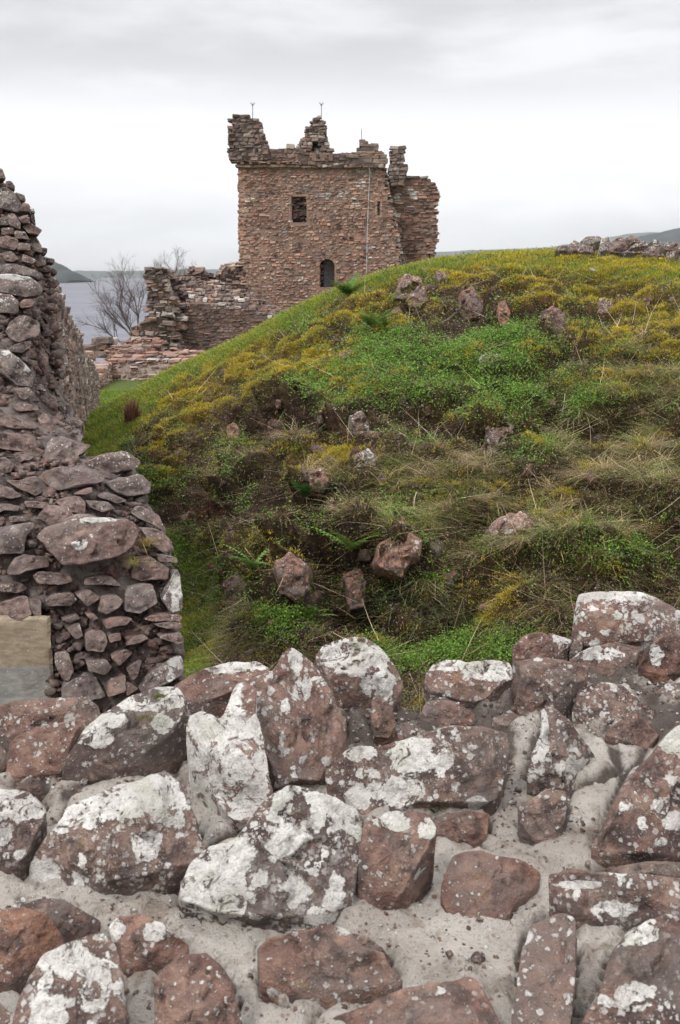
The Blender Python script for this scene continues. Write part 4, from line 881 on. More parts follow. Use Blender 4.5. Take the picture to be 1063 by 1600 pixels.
# right hand edge of the front wall leans outwards where the corner has fallen: a stepped profile
pfm = pz([(372.5, 249), (601, 249), (602.5, 285), (608, 300), (612, 330), (619, 360), (623, 390), (631, 425), (633, 470)], TD)
sp = [(*xz(390, 312), (.45, .13), (.46, .40, .36)), (*xz(557, 321), (.36, .14), (.55, .52, .48)), (*xz(563, 288), (.34, .14), (.50, .47, .44)), (*xz(498, 305), (.36, .16), (.42, .40, .39)), (*xz(538, 302), (.25, .16), (.46, .44, .42)), (*xz(579, 389), (.24, .12), (.52, .48, .45)),
      (*xz(570, 268), (.35, .2), (.38, .36, .35)), (*xz(575, 270), (.2, .2), (.40, .38, .36)), (*xz(516, 304), (.2, .25), (.36, .35, .33)), (*xz(447, 361), (.16, .12), (.2, .21, .22)), (*xz(530, 309), (.14, .14), (.5, .46, .42)), (*xz(546, 373), (.26, .10), (.10, .05, .045)), (*xz(503, 351), (.16, .14), (.40, .16, .11)), (*xz(474, 293), (.3, .2), (.36, .33, .31)), (*xz(472, 436), (.25, .1), (.50, .45, .42))]
rubble('front_wall', tw, (0, TD, 0), (1, 0, 0), (0, 1, 0), 2, 1.6, pfm, pfm, ZBASE, sw=.27, sh=.165, kind='tan', topkind='tan', seed=21, hole=opening, special=sp, gap=.465, prot=.004, pale=.025, vj=.11, coff=-.022, val=1.15)
rq = np.random.default_rng(77); zq = ZBASE; C_ = []; H_ = []; cq = []; kq = 0
while zq < ZC-.1:
    hq = rq.uniform(.2, .34); wq = (.42 if kq % 2 else .26)*rq.uniform(.85, 1.15); C_.append((pfm[0][0]+wq-.03, TD+.38, zq+hq/2)); H_.append((wq, .44, hq*.49)); cq.append(np.array((.36, .235, .18))*rq.uniform(.75, 1.15)); zq += hq; kq += 1
V, F, CC = blocks(np.array(C_), np.array(H_), np.eye(3), np.array(cq), jit=.03, seed=78); mesh('quoins', V, F, M_MASON, tw, {'col': CC}, smooth=False, loc=(pfm[0][0], TD, ZBASE))
# the other three walls round the open interior, stone colour darkened to paint in its shade
xl, xr = pfm[0][0], xz(600, 262)[0]; yb_ = TD+10.8
sidep = [(0, ZC), (4.2, ZC-.4), (7.5, ZC+.1), (10.8, ZC)]
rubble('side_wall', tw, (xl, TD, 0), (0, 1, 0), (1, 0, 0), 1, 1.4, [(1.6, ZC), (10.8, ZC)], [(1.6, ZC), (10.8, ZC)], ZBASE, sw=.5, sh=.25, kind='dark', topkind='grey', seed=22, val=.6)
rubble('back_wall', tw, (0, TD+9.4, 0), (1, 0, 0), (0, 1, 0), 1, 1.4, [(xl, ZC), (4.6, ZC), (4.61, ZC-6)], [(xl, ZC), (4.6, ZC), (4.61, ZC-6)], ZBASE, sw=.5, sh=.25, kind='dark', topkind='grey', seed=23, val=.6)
# collapsed right hand corner: the set back inner masonry
D2 = TD+3.4
wing = [(600, 290), (603, 274), (612, 272), (630, 273), (640, 277), (652, 275), (655, 272), (662, 276), (672, 280), (680, 284), (685, 291), (687.5, 294), (684, 305), (683, 330), (680, 350), (681, 372), (683, 384), (679, 400), (676, 430), (676, 470)]
wp = [(p[0], p[1]) for p in pz([w for w in wing], D2)]
def rubble_poly(name, parent, poly, d, thick, layers, **kw):
    """rubble with an arbitrary silhouette (overhangs allowed): blocks are kept where the outline holds them"""
    pts = np.array(pz(poly, d)); zmin = pts[:, 1].min(); zmax = pts[:, 1].max(); x0, x1 = pts[:, 0].min(), pts[:, 0].max()
    def out_(u, z_, hw, hh):
        if hh: return not inside(np.array([u]), np.array([z_]), pts)[0]
        return not inside(np.array([u-.25, u+.25, u, u]), np.array([z_, z_, z_+.2, z_-.02]), pts).all()
    return rubble(name, parent, (0, d, 0), (1, 0, 0), (0, 1, 0), layers, thick, [(x0, zmax), (x1, zmax)], [(x0, zmax), (x1, zmax)], max(zmin, ZBASE), hole=out_, **kw)
wing_poly = wing+[(598, 470)]
rubble_poly('broken_corner', tw, wing_poly, D2, 3.4, 4, sw=.42, sh=.19, kind='tan', topkind='grey', pale=.03, seed=24, prot=.07, val=.82, special=[(*xz(622, 308, D2), (.3, .3), (.42, .39, .38)), (*xz(646, 304, D2), (.28, .3), (.50, .47, .45)), (*xz(616, 333, D2), (.3, .18), (.48, .44, .41))])
rubble_poly('broken_edge', tw, [(600, 262), (603, 268), (600, 276), (606, 284), (610, 300), (613, 318), (618, 335), (619, 350), (624, 370), (628, 395), (634, 425), (636, 470), (612, 470), (606, 330), (596, 270)], TD+.5, 2.6, 3, sw=.38, sh=.19, kind='grey', topkind='grey', pale=.14, seed=25, prot=.12)
# chimney like stub behind the parapet
rubble_poly('turret_stub', tw, [(609.5, 290), (610.5, 244), (611.5, 231), (616, 231), (618, 226), (630, 225.5), (631, 234), (632, 250), (632, 290)], TD+2.6, 1.1, 2, sw=.36, sh=.2, kind='grey', topkind='grey', seed=26, pale=.05)
# parapet: string course, corbels, walk and broken wall heads
PO = .42
pr = empty_parent = None
def pbox(name, pxa, pya, pxb, pyb, d, th, c, mat=None, seed=0):
    xa, za = xz(pxa, pyb, d); xb, zb_ = xz(pxb, pya, d); return box(((xa+xb)/2, d+th/2, (za+zb_)/2), ((xb-xa)/2, th/2, (zb_-za)/2))
def ledge(name, segs, col_, seed):
    rs = np.random.default_rng(seed); C = []; Hh = []; cs = []
    for (pxa, pya, pxb, pyb, d, th, wd) in segs:
        xa, za = xz(pxa, pyb, d); xb, zb_ = xz(pxb, pya, d); u_ = xa
        while u_ < xb-.05:
            w_ = min(wd*rs.uniform(.7, 1.4), xb-u_); C.append((u_+w_/2, d+th/2+rs.normal(0, .015), (za+zb_)/2+rs.normal(0, .01))); Hh.append((w_*.5, th/2, (zb_-za)/2)); cs.append(np.array(col_)*rs.uniform(.75, 1.25)); u_ += w_
    V, F, CC = blocks(np.array(C), np.array(Hh), np.eye(3), np.array(cs), jit=.05, seed=seed)
    return mesh(name, V, F, M_MASON, tw, {'col': CC}, smooth=False, loc=(0, TD, ZC))
ledge('string_course', [(368, 257, 470, 262, TD-.30, .9, .8), (470, 258, 600, 262, TD-.22, .8, .8), (360.5, 250.5, 462, 253.5, TD-PO, 1.0, 1.0), (561, 240, 602, 243.5, TD-PO, 1.0, .9)], (.24, .16, .12), 31)
for cxp in (378.5, 392, 406, 420, 435, 450, 459, 491, 504, 517, 571, 586):
    big = cxp in (491, 504, 517); y0_, y1_ = (240, 262) if big else ((253.5, 258.5) if cxp < 470 else (243.5, 250)); w_ = 2.5 if not big else 3.4
    parts = [pbox('', cxp-w_, y0_, cxp+w_, (y0_+y1_)/2, TD-PO+.02, .5, 0), pbox('', cxp-w_*.9, (y0_+y1_)/2, cxp+w_*.9, y1_, TD-PO*.55, .5, 0)]
    V, F = join(parts); mesh('corbel', V, F, M_MASON, tw, {'col': np.tile([[.21, .145, .115]], (len(V), 1))*RNG.uniform(.8, 1.2)}, smooth=False, loc=(xz(cxp, y0_)[0], TD, ZC))
PD = TD-PO
rubble_poly('parapet', tw, [(361, 250.5), (410, 250.5), (440, 250.5), (470, 258), (520, 262), (600, 262), (600, 250), (566, 252), (566, 242), (553, 237), (545, 240), (535, 239), (524, 243), (516, 239), (500, 243), (480, 238), (470, 231), (461, 228), (452, 224), (449, 233), (440, 235), (428, 233), (421, 236), (416, 230), (412, 225), (400, 230), (361, 235)], PD+.1, .8, 2, sw=.32, sh=.21, vj=.15, kind='dark', topkind='grey', pale=.03, seed=32, prot=.05, val=1.1)
rubble_poly('corner_turret', tw, [(359.5, 250.5), (358.5, 215), (358.5, 197), (362, 196), (363, 186), (367, 179), (374, 176.5), (382, 179), (391, 184), (399, 186), (406, 191), (409, 203), (411, 222), (412, 226), (419, 225), (420, 240), (420, 250.5)], PD, 2.2, 3, sw=.34, sh=.22, vj=.15, kind='grey', topkind='dark', pale=.04, seed=33, prot=.05, val=.85)
gbl = np.array(pz([(458, 262), (458, 232), (466, 227), (471, 222), (473, 213), (480, 209), (480, 200), (485, 196), (487, 187), (492, 184), (499, 180), (503, 184), (505, 195), (508, 206), (511, 215), (515, 224), (517, 236), (517, 262)], TD+.9)); ho = [xz(486, 235, TD+.9)+xz(494, 221, TD+.9), xz(496.5, 236, TD+.9)+xz(502, 226, TD+.9)]
def gh(u, z_, hw, hh):
    if not inside(np.array([u]), np.array([z_]), gbl)[0]: return True
    return any(a_ < u < c_ and b_ < z_ < d_ for a_, b_, c_, d_ in ho)
gx0, gx1, gzm = gbl[:, 0].min(), gbl[:, 0].max(), gbl[:, 1].max()
rubble('gable', tw, (0, TD+.9, 0), (1, 0, 0), (0, 1, 0), 2, 1.1, [(gx0, gzm), (gx1, gzm)], [(gx0, gzm), (gx1, gzm)], gbl[:, 1].min(), hole=gh, sw=.34, sh=.18, kind='grey', topkind='grey', pale=.10, seed=34, prot=.08, core=False)
rubble_poly('gable_back', tw, [(462, 262), (463, 234), (472, 226), (476, 214), (484, 204), (490, 190), (496, 185), (503, 190), (508, 208), (514, 226), (515, 262)], TD+2.05, .5, 1, sw=.32, sh=.18, kind='dark', topkind='grey', seed=36, prot=.03)
rubble_poly('parapet_head', tw, [(549, 262), (549, 240), (553, 240), (553, 235), (560, 235), (560, 228), (560, 217.5), (575, 217.5), (576, 225), (590, 226), (592, 234), (603, 236), (603, 240), (600, 262)], PD+.05, .9, 2, sw=.5, sh=.24, kind='grey', topkind='grey', pale=.03, seed=35, prot=.04)
# dressed margins of the openings, the door and its rail
def frame(name, x0, z0, x1, z1, w_, arch=False, col_=(.28, .185, .14)):
    ps = [box((x0-w_/2, TD+.55, (z0+z1)/2), (w_/2, .58, (z1-z0)/2)), box((x1+w_/2, TD+.55, (z0+z1)/2), (w_/2, .58, (z1-z0)/2)), box(((x0+x1)/2, TD+.55, z0-w_*.4), ((x1-x0)/2+w_, .60, w_*.4))]
    if not arch: ps.append(box(((x0+x1)/2, TD+.55, z1+w_*.4), ((x1-x0)/2+w_, .60, w_*.4)))
    else:
        r_ = (x1-x0)/2; cx_ = (x0+x1)/2; ps[0] = box((x0-w_/2, TD+.55, (z0+z1-r_)/2), (w_/2, .58, (z1-r_-z0)/2)); ps[1] = box((x1+w_/2, TD+.55, (z0+z1-r_)/2), (w_/2, .58, (z1-r_-z0)/2))
        for k in range(7):
            a0, a1 = math.pi*k/7, math.pi*(k+1)/7; v = []
            for a_ in (a0+.02, a1-.02):
                for rr in (r_, r_+w_*1.3):
                    for yy_ in (-.03, 1.15): v.append((cx_+rr*math.cos(a_), TD+yy_, z1-r_+rr*math.sin(a_)*.95))
            ps.append((np.array(v), np.array([(0, 1, 3, 2), (4, 6, 7, 5), (0, 4, 5, 1), (2, 3, 7, 6), (1, 5, 7, 3), (0, 2, 6, 4)])))
    V, F = join(ps); c = np.tile([col_], (len(V), 1))*RNG.uniform(.8, 1.2, (len(V), 1))
    return mesh(name, V, F, M_MASON, tw, {'col': c}, smooth=False, loc=((x0+x1)/2, TD, z0))
frame('window_surround', *win, .16); frame('arrow_slit', *slit, .14, col_=(.33, .23, .18)); frame('doorway', *door, .18, arch=True)
dm = plain('grey_painted_boards', (.27, .25, .27), .7)
x0, z0, x1, z1 = door; ps = []
for k in range(5): ps.append(box((x0+.34+k*.135, TD+1.35, (z0+z1)/2+.02), (.064, .03, (z1-z0)/2-.08)))
V, F = join(ps); dr = mesh('door', V, F, dm, tw, smooth=False, loc=(x0, TD+1.3, z0))
rail = [tube([(x0, TD+.3, z0+zz_), (x1, TD+.3, z0+zz_)], .022) for zz_ in (.55, .95)]+[tube([(x0+.25, TD+.3, z0), (x0+.25, TD+.3, z0+.95)], .02), tube([(x1-.2, TD+.3, z0), (x1-.2, TD+.3, z0+.95)], .02)]
V, F = join(rail); mesh('guard_rail', V, F, plain('dark_iron', (.05, .05, .06), .5, .6), tw, loc=(x0, TD+.3, z0))
# lightning rods with forked tips and the pale conductor down the wall
MI = plain('weathered_conductor', (.10, .10, .12), .6, .3); MP = plain('pale_conductor_strip', (.50, .50, .53), .6)
for (px, y0_, y1_, d) in ((395, 163, 186, TD+.5), (502.5, 163, 186, TD+1.4), (565.2, 201, 218, TD+.4)):
    b0, t0_ = at(px, y1_, d), at(px, y0_, d); b0[2] -= .3; ps = [tube([b0, t0_], .022)]
    if px < 540:
        for a_ in range(4):
            v = np.array([math.cos(a_*1.57+.4)*.16, math.sin(a_*1.57+.4)*.16, .2]); ps.append(tube([t0_-[0, 0, .1], t0_-[0, 0, .1]+v], .014))
    V, F = join(ps); mesh('lightning_rod', V, F, MI, tw, loc=tuple(b0))
cpth = [at(577, 262, TD-.47), at(578.5, 270, TD-.30), at(578, 275, TD-.06), at(576.5, 300, TD-.06), at(574.5, 350, TD-.06), at(573.5, 400, TD-.06), at(573, 440, TD-.06)]
V, F = tube(cpth, .024); mesh('conductor_strip', V, F, MP, tw, loc=tuple(cpth[-1]))

# ------------------------------------------------------------------ curtain wall with its tall broken end, and the low gate wall
cw = empty('curtain_wall', tuple(at(300, 560, 46)*np.array([1, 1, 0])+[0, 0, -4]), 'ruined curtain wall running up to the tower, dark faced, broken down in a slope of rubble', 'wall')
D3 = 46.0
def cprof(a_, d): return [(q0, q1) for q0, q1 in pz(a_, d)]
rubble('front_face', cw, (0, D3-.05, 0), (1, 0, 0), (0, 1, 0), 1, .5, cprof([(285, 560), (286, 480), (300, 475), (340, 474), (380, 481), (420, 491), (470, 498)], D3), cprof([(285, 560), (286, 480), (300, 475), (340, 474), (380, 481), (420, 491), (470, 498)], D3), -4.6, sw=.22, sh=.115, kind='dark', topkind='dark', seed=40, prot=.012, pale=.015, val=1.15, vj=.08, coff=-.01, cc=[.13, .09, .075])
rubble('rubble_slope', cw, (0, D3+.4, 0), (1, 0, 0), (0, 1, 0), 7, 2.8, cprof([(262, 560), (276, 500), (284, 474), (300, 470), (340, 469), (380, 477), (420, 488), (470, 496)], D3+.4), cprof([(250, 470), (268, 432), (285, 434), (330, 440), (380, 452), (440, 486), (470, 492)], D3+3), -4.6, sw=.21, sh=.16, kind='grey', topkind='grey', seed=41, prot=.05, val=1.0, vj=.2)
rubble_poly('wall_head', cw, [(262, 600), (262, 452), (266, 432), (275, 433), (296, 425), (298, 419), (310, 418), (318, 422), (330, 431), (333, 440), (337, 430), (345, 420), (353, 412), (362, 409), (374, 409), (379, 425), (380, 440), (388, 456), (398, 470), (420, 484), (432, 492), (432, 600)], D3+3.2, 1.6, 2, sw=.30, sh=.16, kind='dark', topkind='grey', seed=42, pale=.04, prot=.07, val=1.3, vj=.15)
rubble_poly('broken_end', cw, [(196, 640), (206, 512), (222, 510), (224, 500), (230, 497), (232, 480), (228, 474), (225, 440), (225, 424), (227, 419), (241, 418), (255, 421), (258, 430), (262, 440), (268, 450), (272, 470), (284, 478), (286, 640)], D3-.6, 3.0, 4, sw=.30, sh=.18, kind='grey', topkind='grey', seed=43, pale=.08, prot=.12, vj=.16)
rubble_poly('sloping_rubble', cw, [(172, 640), (176, 560), (190, 548), (206, 530), (226, 500), (250, 480), (262, 478), (272, 520), (284, 560), (284, 640)], D3-1.6, 1.2, 2, sw=.32, sh=.16, kind='grey', topkind='grey', seed=44, pale=.08, prot=.14, vj=.18)
gw = empty('gate_wall', tuple(at(190, 600, 36)*np.array([1, 1, 0])+[0, 0, -3.8]), 'low reddish rubble wall with pale pointing in front of the curtain wall', 'wall')
D4 = 36.0
rubble('front_face', gw, (0, D4, 0), (1, 0, 0), (0, 1, 0), 5, 2.6, cprof([(172, 561), (200, 562), (240, 566), (262, 562), (330, 560)], D4), cprof([(172, 546), (186, 536), (200, 530), (222, 528), (250, 530), (262, 545), (330, 548)], D4+2.6), -4.2, sw=.27, sh=.115, kind='red', topkind='red', seed=45, pale=.05, prot=.02, val=1.0, gap=.42, coff=-.01)
a0, a1 = at(173, 560, D4), at(131, 600, 28.5); dv = a1-a0; dv[2] = 0; Lr = float(np.linalg.norm(dv)); dv /= Lr
rubble('return_face', gw, (a0[0], a0[1], 0), dv, (-dv[1]*-1, dv[0]*-1, 0) if False else (dv[1], -dv[0], 0), 3, 1.6, [(0, a0[2]-.05), (2, a0[2]-.1), (Lr*.6, a0[2]-.35), (Lr, a0[2]-.75)], [(0, a0[2]+.5), (2, a0[2]+.4), (Lr*.6, a0[2]+.05), (Lr, a0[2]-.4)], -4.2, sw=.27, sh=.125, kind='red', topkind='red', seed=46, pale=.05, prot=.02, val=1.0, gap=.42, coff=-.01)
rubble_poly('coping', gw, [(126, 560), (129, 533), (150, 530), (165, 532), (172, 541), (174, 560)], D4+2.8, 1.0, 2, sw=.5, sh=.22, kind='grey', topkind='grey', seed=47, pale=.3)
# the long wall beyond the broken end
a0, a1 = at(72, 430, 9.0), at(153.5, 600, 25.5); dv = a1-a0; dv[2] = 0; a0 = a0-dv/dv[1]*3.6; O_ = np.array([a0[0], a0[1], 0]); dv /= np.linalg.norm(dv)
def lz(pts):      # (px,py) on the top of the receding wall -> (u,z)
    r_ = []
    for px, py in pts:
        rr = ray(px, py); A_ = np.array([[rr[0], -dv[0]], [rr[1], -dv[1]]]); t_, u_ = np.linalg.solve(A_, O_[:2]); r_.append((float(u_), float(rr[2]*t_)))
    return r_
lp = lz([(20, 330), (50, 370), (66, 405), (78, 432), (92, 452), (102, 478), (110, 500), (117, 512), (127, 522), (129, 545), (140, 560), (150, 575), (153.2, 585)])
lg = empty('long_wall', (float(O_[0]), float(O_[1]), -3.2), 'long rubble wall receding along the lawn towards the lake, its top broken in a slope', 'wall')
rubble('wall_face', lg, O_, dv, (-dv[1], dv[0], 0), 5, 1.1, lp, [(u_, z_+.12) for u_, z_ in lp], -3.4, sw=.17, sh=.08, kind='grey', topkind='grey', seed=51, pale=.05, prot=.015, val=.95, vj=.07)

# ------------------------------------------------------------------ bare tree by the water
def bare_tree(base, specs, seed, label):
    rs = np.random.default_rng(seed); t = empty('bare_tree', tuple(base), label, 'tree'); parts = {0: [], 1: []}
    def grow(p, d, L, r_, lev):
        n = 5; pts = [p]; dd = d.copy()
        for k in range(n): dd = norm(dd+rs.normal(0, .10+.03*lev, 3)+np.array([0, 0, .04])); pts.append(pts[-1]+dd*L/n)
        v, f = tube(pts, np.linspace(r_, r_*.45, n+1), 5 if lev < 2 else 3); parts[0 if lev == 0 else 1].append((v, f))
        if lev < 4:
            for k in range([6, 6, 5, 4][lev]):
                tt_ = rs.uniform(.25, 1.0) if lev else rs.uniform(.3, 1); i_ = min(n-1, int(tt_*n)); q_ = pts[i_]+(pts[i_+1]-pts[i_])*(tt_*n-i_)
                side_ = norm(np.cross(dd, rs.normal(0, 1, 3))); nd2 = norm(dd*rs.uniform(.75, 1.1)+side_*rs.uniform(.45, .8)+np.array([0, 0, .12]))
                grow(q_, nd2, L*rs.uniform(.45, .68), r_*.45, lev+1)
    for off, d, L, r_ in specs: grow(np.array(base)+off, norm(np.array(d, float)), L, r_, 0)
    m = plain('grey_brown_bark', (.13, .10, .095), .9)
    for k, nm in ((0, 'trunk'), (1, 'branches')):
        V, F = join(parts[k]); mesh(nm, V, F, m, t, loc=tuple(base))
bare_tree(at(222, 545, 52), [((0, 0, 0), (-.55, .1, 1), 2.3, .06), ((.1, 0, 0), (-.95, 0, 1), 2.2, .05), ((0, .2, 0), (-.2, 0, 1), 2.5, .055), ((-.5, .2, 0), (-1.3, 0, .9), 2.0, .045)], 5, 'bare leafless tree spreading over the low gate wall against the lake')
bare_tree(at(268, 470, 54), [((0, 0, 0), (.15, 0, 1), 1.4, .045), ((-.4, 0, 0), (-.3, 0, 1), 1.3, .04), ((.2, .3, 0), (.5, 0, 1), 1.3, .045)], 9, 'bare leafless treetop rising behind the curtain wall')
# ------------------------------------------------------------------ plants on the mound
def surf(x, y): return bil(GP, x, y), norm(bil(_gn, x, y))
def blades(P, U, D, L, Wd, bend, c0, c1, rs, seg=2):
    N = len(P); ts = np.linspace(0, 1, seg+1); az = rs.uniform(0, 2*math.pi, N); R_ = np.stack([np.cos(az), np.sin(az), 0*az], 1); rows = []; cols = []
    for t in ts:
        c = P+L[:, None]*(t*U+(bend*t*t)[:, None]*D); w = (Wd*(1-t)**.6*.5)[:, None]*R_
        cc = c0*(1-t)+c1*t
        if t < 1: rows += [c-w, c+w]; cols += [cc, cc]
        else: rows += [c]; cols += [cc]
    nv = len(rows); V = np.stack(rows, 1).reshape(-1, 3); C = np.stack(cols, 1).reshape(-1, 3); o_ = (np.arange(N)*nv)[:, None]
    q = np.concatenate([o_+np.array([[2*k, 2*k+1, 2*k+3, 2*k+2]]) for k in range(seg-1)]); t3 = o_+np.array([[2*seg-2, 2*seg-1, 2*seg]])
    return V, [q, t3], C
def leaves(P, size, n0, cols, rs, tilt=.9, asp=.75):
    """small rounded leaves: one hexagon each, facing roughly along n0"""
    N = len(P); n = norm(n0+rs.normal(0, tilt*.6, (N, 3))); a = norm(np.cross(n, rs.normal(0, 1, (N, 3)))); b = np.cross(n, a)
    th = np.linspace(0, 2*math.pi, 5, endpoint=False)
    V = P[:, None]+(a[:, None]*np.cos(th)[None, :, None]+b[:, None]*np.sin(th)[None, :, None]*asp+n[:, None]*(np.cos(th*2)*.12)[None, :, None])*size[:, None, None]
    F = (np.arange(N)*5)[:, None]+np.arange(5)[None]
    return V.reshape(-1, 3), [F], np.repeat(cols, 5, 0)
def cat(parts):
    V = []; C = []; by = {}; n = 0
    for v, fs, c in parts:
        for f in fs: by.setdefault(f.shape[1], []).append(f+n)
        V.append(v); C.append(c); n += len(v)
    return np.concatenate(V), [np.concatenate(x) for x in by.values()], np.concatenate(C)
def vary(c, n, rs, v=.25, h=.12): return np.array(c)*rs.uniform(1-v, 1+v, (n, 1))*rs.uniform(1-h, 1+h, (n, 3))
rs = np.random.default_rng(3)
NS = 950000
pxs = rs.uniform(-140, 1200, NS); uu = rs.random(NS); d0, d1 = 5.3, 31.0
ds = (d0**-.35+uu*(d1**-.35-d0**-.35))**(-1/.35)
X = (pxs-CX)/FPX*ds*1.01; Y = ds
Pg, Ng = surf(X, Y); m_, l_, b_, d_, g_ = zones(Pg[:, 0], Pg[:, 1], Pg[:, 2])
cre = bil(CRE, X, Y)
vis = (Ng[:, 1] < .30) | (Y > 13); keepm = (Y < 22) | (X < -1.5)
vis &= keepm; Pg, Ng, m_, l_, b_, d_, g_, cre = [q[vis] for q in (Pg, Ng, m_, l_, b_, d_, g_, cre)]
clump = fbm(Pg, 5.5, 3); clump2 = fbm(Pg+30, 2.1, 3); r_ = rs.random(len(Pg)); mixn = fbm(Pg+60, 3.2, 4, .7)
slope_part = (g_ < .6)
m_ = np.where(slope_part, np.clip(m_*1.15+np.clip(mixn-.12, 0, 1)*1.1, 0, 1.3), m_); l_ = np.clip(l_*1.1+np.where(slope_part, np.clip(fbm(Pg+90, 2.6, 4, .7)-.10, 0, 1)*1.3, 0), 0, 1.3)
m_ = m_*np.where(g_ > .3, np.where(Pg[:, 0] < .8, 1-.9*np.clip(g_, 0, 1), .75), 1)
d_ = np.clip(d_+np.where(slope_part, np.clip(fbm(Pg+140, 2.2, 4, .7), 0, 1), 0), 0, 1.3)
down = norm(Ng*np.array([1, 1, 0])+1e-4+rs.normal(0, .25, Ng.shape)*np.array([1, 1, 0])); down[:, 2] = -.55; down = norm(down)
Z3 = np.array([0, 0, 1.0]); Um = norm(Ng*.55+Z3*.6+rs.normal(0, .22, Ng.shape))
st_ = np.clip(cre*1.9+sstep(.45, .2, Ng[:, 2])*.5*(Pg[:, 1] < 16), 0, 1); low_ = sstep(11.5, 8.5, Pg[:, 1])*sstep(1.2, -.3, Pg[:, 0])*(g_ < .5); b_ = np.maximum(b_, low_*.7*(mixn > -.1)); keep_ = rs.random(len(Pg)) > np.maximum(st_*.72, .68*sstep(.45, .9, b_+.35*mixn)*(g_ < .5)); mixn = mixn[keep_]; Pg, Ng, m_, l_, b_, d_, g_, clump, clump2, r_, down, Um, st_ = [q[keep_] for q in (Pg, Ng, m_, l_, b_, d_, g_, clump, clump2, r_, down, Um, st_)]
b_ = np.maximum(b_, st_*1.1); l_ = l_*(1-st_*.75); m_ = m_*(1-st_*.75); g_ = g_*(1-st_*.6); d_ = d_*(1-.5*st_)
tot = g_*1.6+m_*1.3+l_*1.4+d_*.8+b_*.6+.35
tot = g_*1.6+m_*1.3+l_*1.4+d_*.8+b_*.6+.35
ty = np.full(len(Pg), -1); acc = np.zeros(len(Pg))
for k, w in enumerate((g_*1.6*(1-.5*m_), m_*2.2*(1+clump), l_*1.4*(1+clump2), d_*.8, b_*.6, .35+0*g_)):
    s_ = (r_ >= acc/tot) & (r_ < (acc+w)/tot) & (ty < 0); ty[s_] = k; acc = acc+w
scale = (Pg[:, 1]/10.)**.55
# short turf
k = ty == 0; n = k.sum(); lit = (.75+.55*clump2[k])[:, None]
yel = np.clip(.22+clump[k]*.9+.5*m_[k]+.25*(Pg[k, 0] > 1.5), 0, 1)[:, None]
ca = (np.array([.21, .31, .04])*(1-yel)+np.array([.44, .38, .05])*yel)*rs.uniform(.75, 1.3, (n, 1))
far = (Pg[k, 1] > 18)[:, None]; ca = np.where(far, ca*np.array([.62, .80, .7]), ca)
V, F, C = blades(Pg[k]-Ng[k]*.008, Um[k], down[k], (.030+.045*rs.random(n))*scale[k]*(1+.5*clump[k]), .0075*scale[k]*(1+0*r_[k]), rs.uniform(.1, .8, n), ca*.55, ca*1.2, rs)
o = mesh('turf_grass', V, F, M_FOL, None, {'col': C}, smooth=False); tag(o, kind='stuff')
# yellow moss: dense tiny shoots heaped in cushions
k = (ty == 1) | ((ty == 0) & (rs.random(len(ty)) < .22*m_)); P_ = np.repeat(Pg[k], 4, 0); N_ = np.repeat(Ng[k], 4, 0); n = len(P_); cl_ = np.repeat(clump[k], 4)
P_ = P_+rs.normal(0, .015, P_.shape)*np.array([1, 1, .3])+N_*(np.clip(cl_, -.2, 1)*.075)[:, None]
gr_ = np.clip(.15+.9*fbm(P_, 2.5, 3), 0, 1)[:, None]; ca = (np.array([.50, .39, .05])*(1-gr_)+np.array([.30, .29, .05])*gr_)*rs.uniform(.6, 1.3, (n, 1))
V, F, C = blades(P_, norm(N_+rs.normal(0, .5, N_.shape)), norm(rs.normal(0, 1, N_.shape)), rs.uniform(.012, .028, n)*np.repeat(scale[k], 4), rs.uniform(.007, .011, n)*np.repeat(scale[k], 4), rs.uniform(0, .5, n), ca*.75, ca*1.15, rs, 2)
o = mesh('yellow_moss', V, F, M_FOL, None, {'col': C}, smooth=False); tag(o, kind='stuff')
# leafy ground cover
k = ty == 2; P_ = np.repeat(Pg[k], 4, 0); N_ = np.repeat(Ng[k], 4, 0); n = len(P_)
P_ = P_+rs.normal(0, .022, P_.shape)+N_*rs.uniform(0, .07, (n, 1))*(1+1.5*np.repeat(clump[k], 4))[:, None]; ca = vary((.12, .22, .035), n, rs, .5, .15); ca[rs.random(n) < .12] *= np.array([1.7, 1.5, 1.3])
V, F, C = leaves(P_, rs.uniform(.0045, .0105, n)*np.repeat(scale[k], 4), N_*.6+Z3*.6, ca, rs, .8)
o = mesh('leafy_ground_cover', V, F, M_FOL, None, {'col': C}, smooth=False); tag(o, kind='stuff')
# dry grass and its green undergrowth
parts = []
k = (ty == 3) | ((ty == 5) & (rs.random(len(ty)) < .5)) | ((ty == 4) & (rs.random(len(ty)) < .3)); k &= (g_ < .5); n = k.sum()
kind_ = rs.random(n); ca = vary((.50, .36, .18), n, rs, .5, .08); gk = kind_ < .38; ca[gk] = vary((.20, .27, .05), gk.sum(), rs, .4, .1); rk = (kind_ > .66); ca[rk] = vary((.20, .115, .07), rk.sum(), rs, .35, .1)
Ld = (.05+.12*rs.random(n)**1.8)*(1+.6*clump2[k]); V, F, C = blades(Pg[k], norm(Um[k]+rs.normal(0, .25, (n, 3))), down[k], Ld, rs.uniform(.003, .0065, n)*scale[k], rs.uniform(.4, 1.7, n), ca*.35, ca*1.15, rs, 3); parts.append((V, F, C))
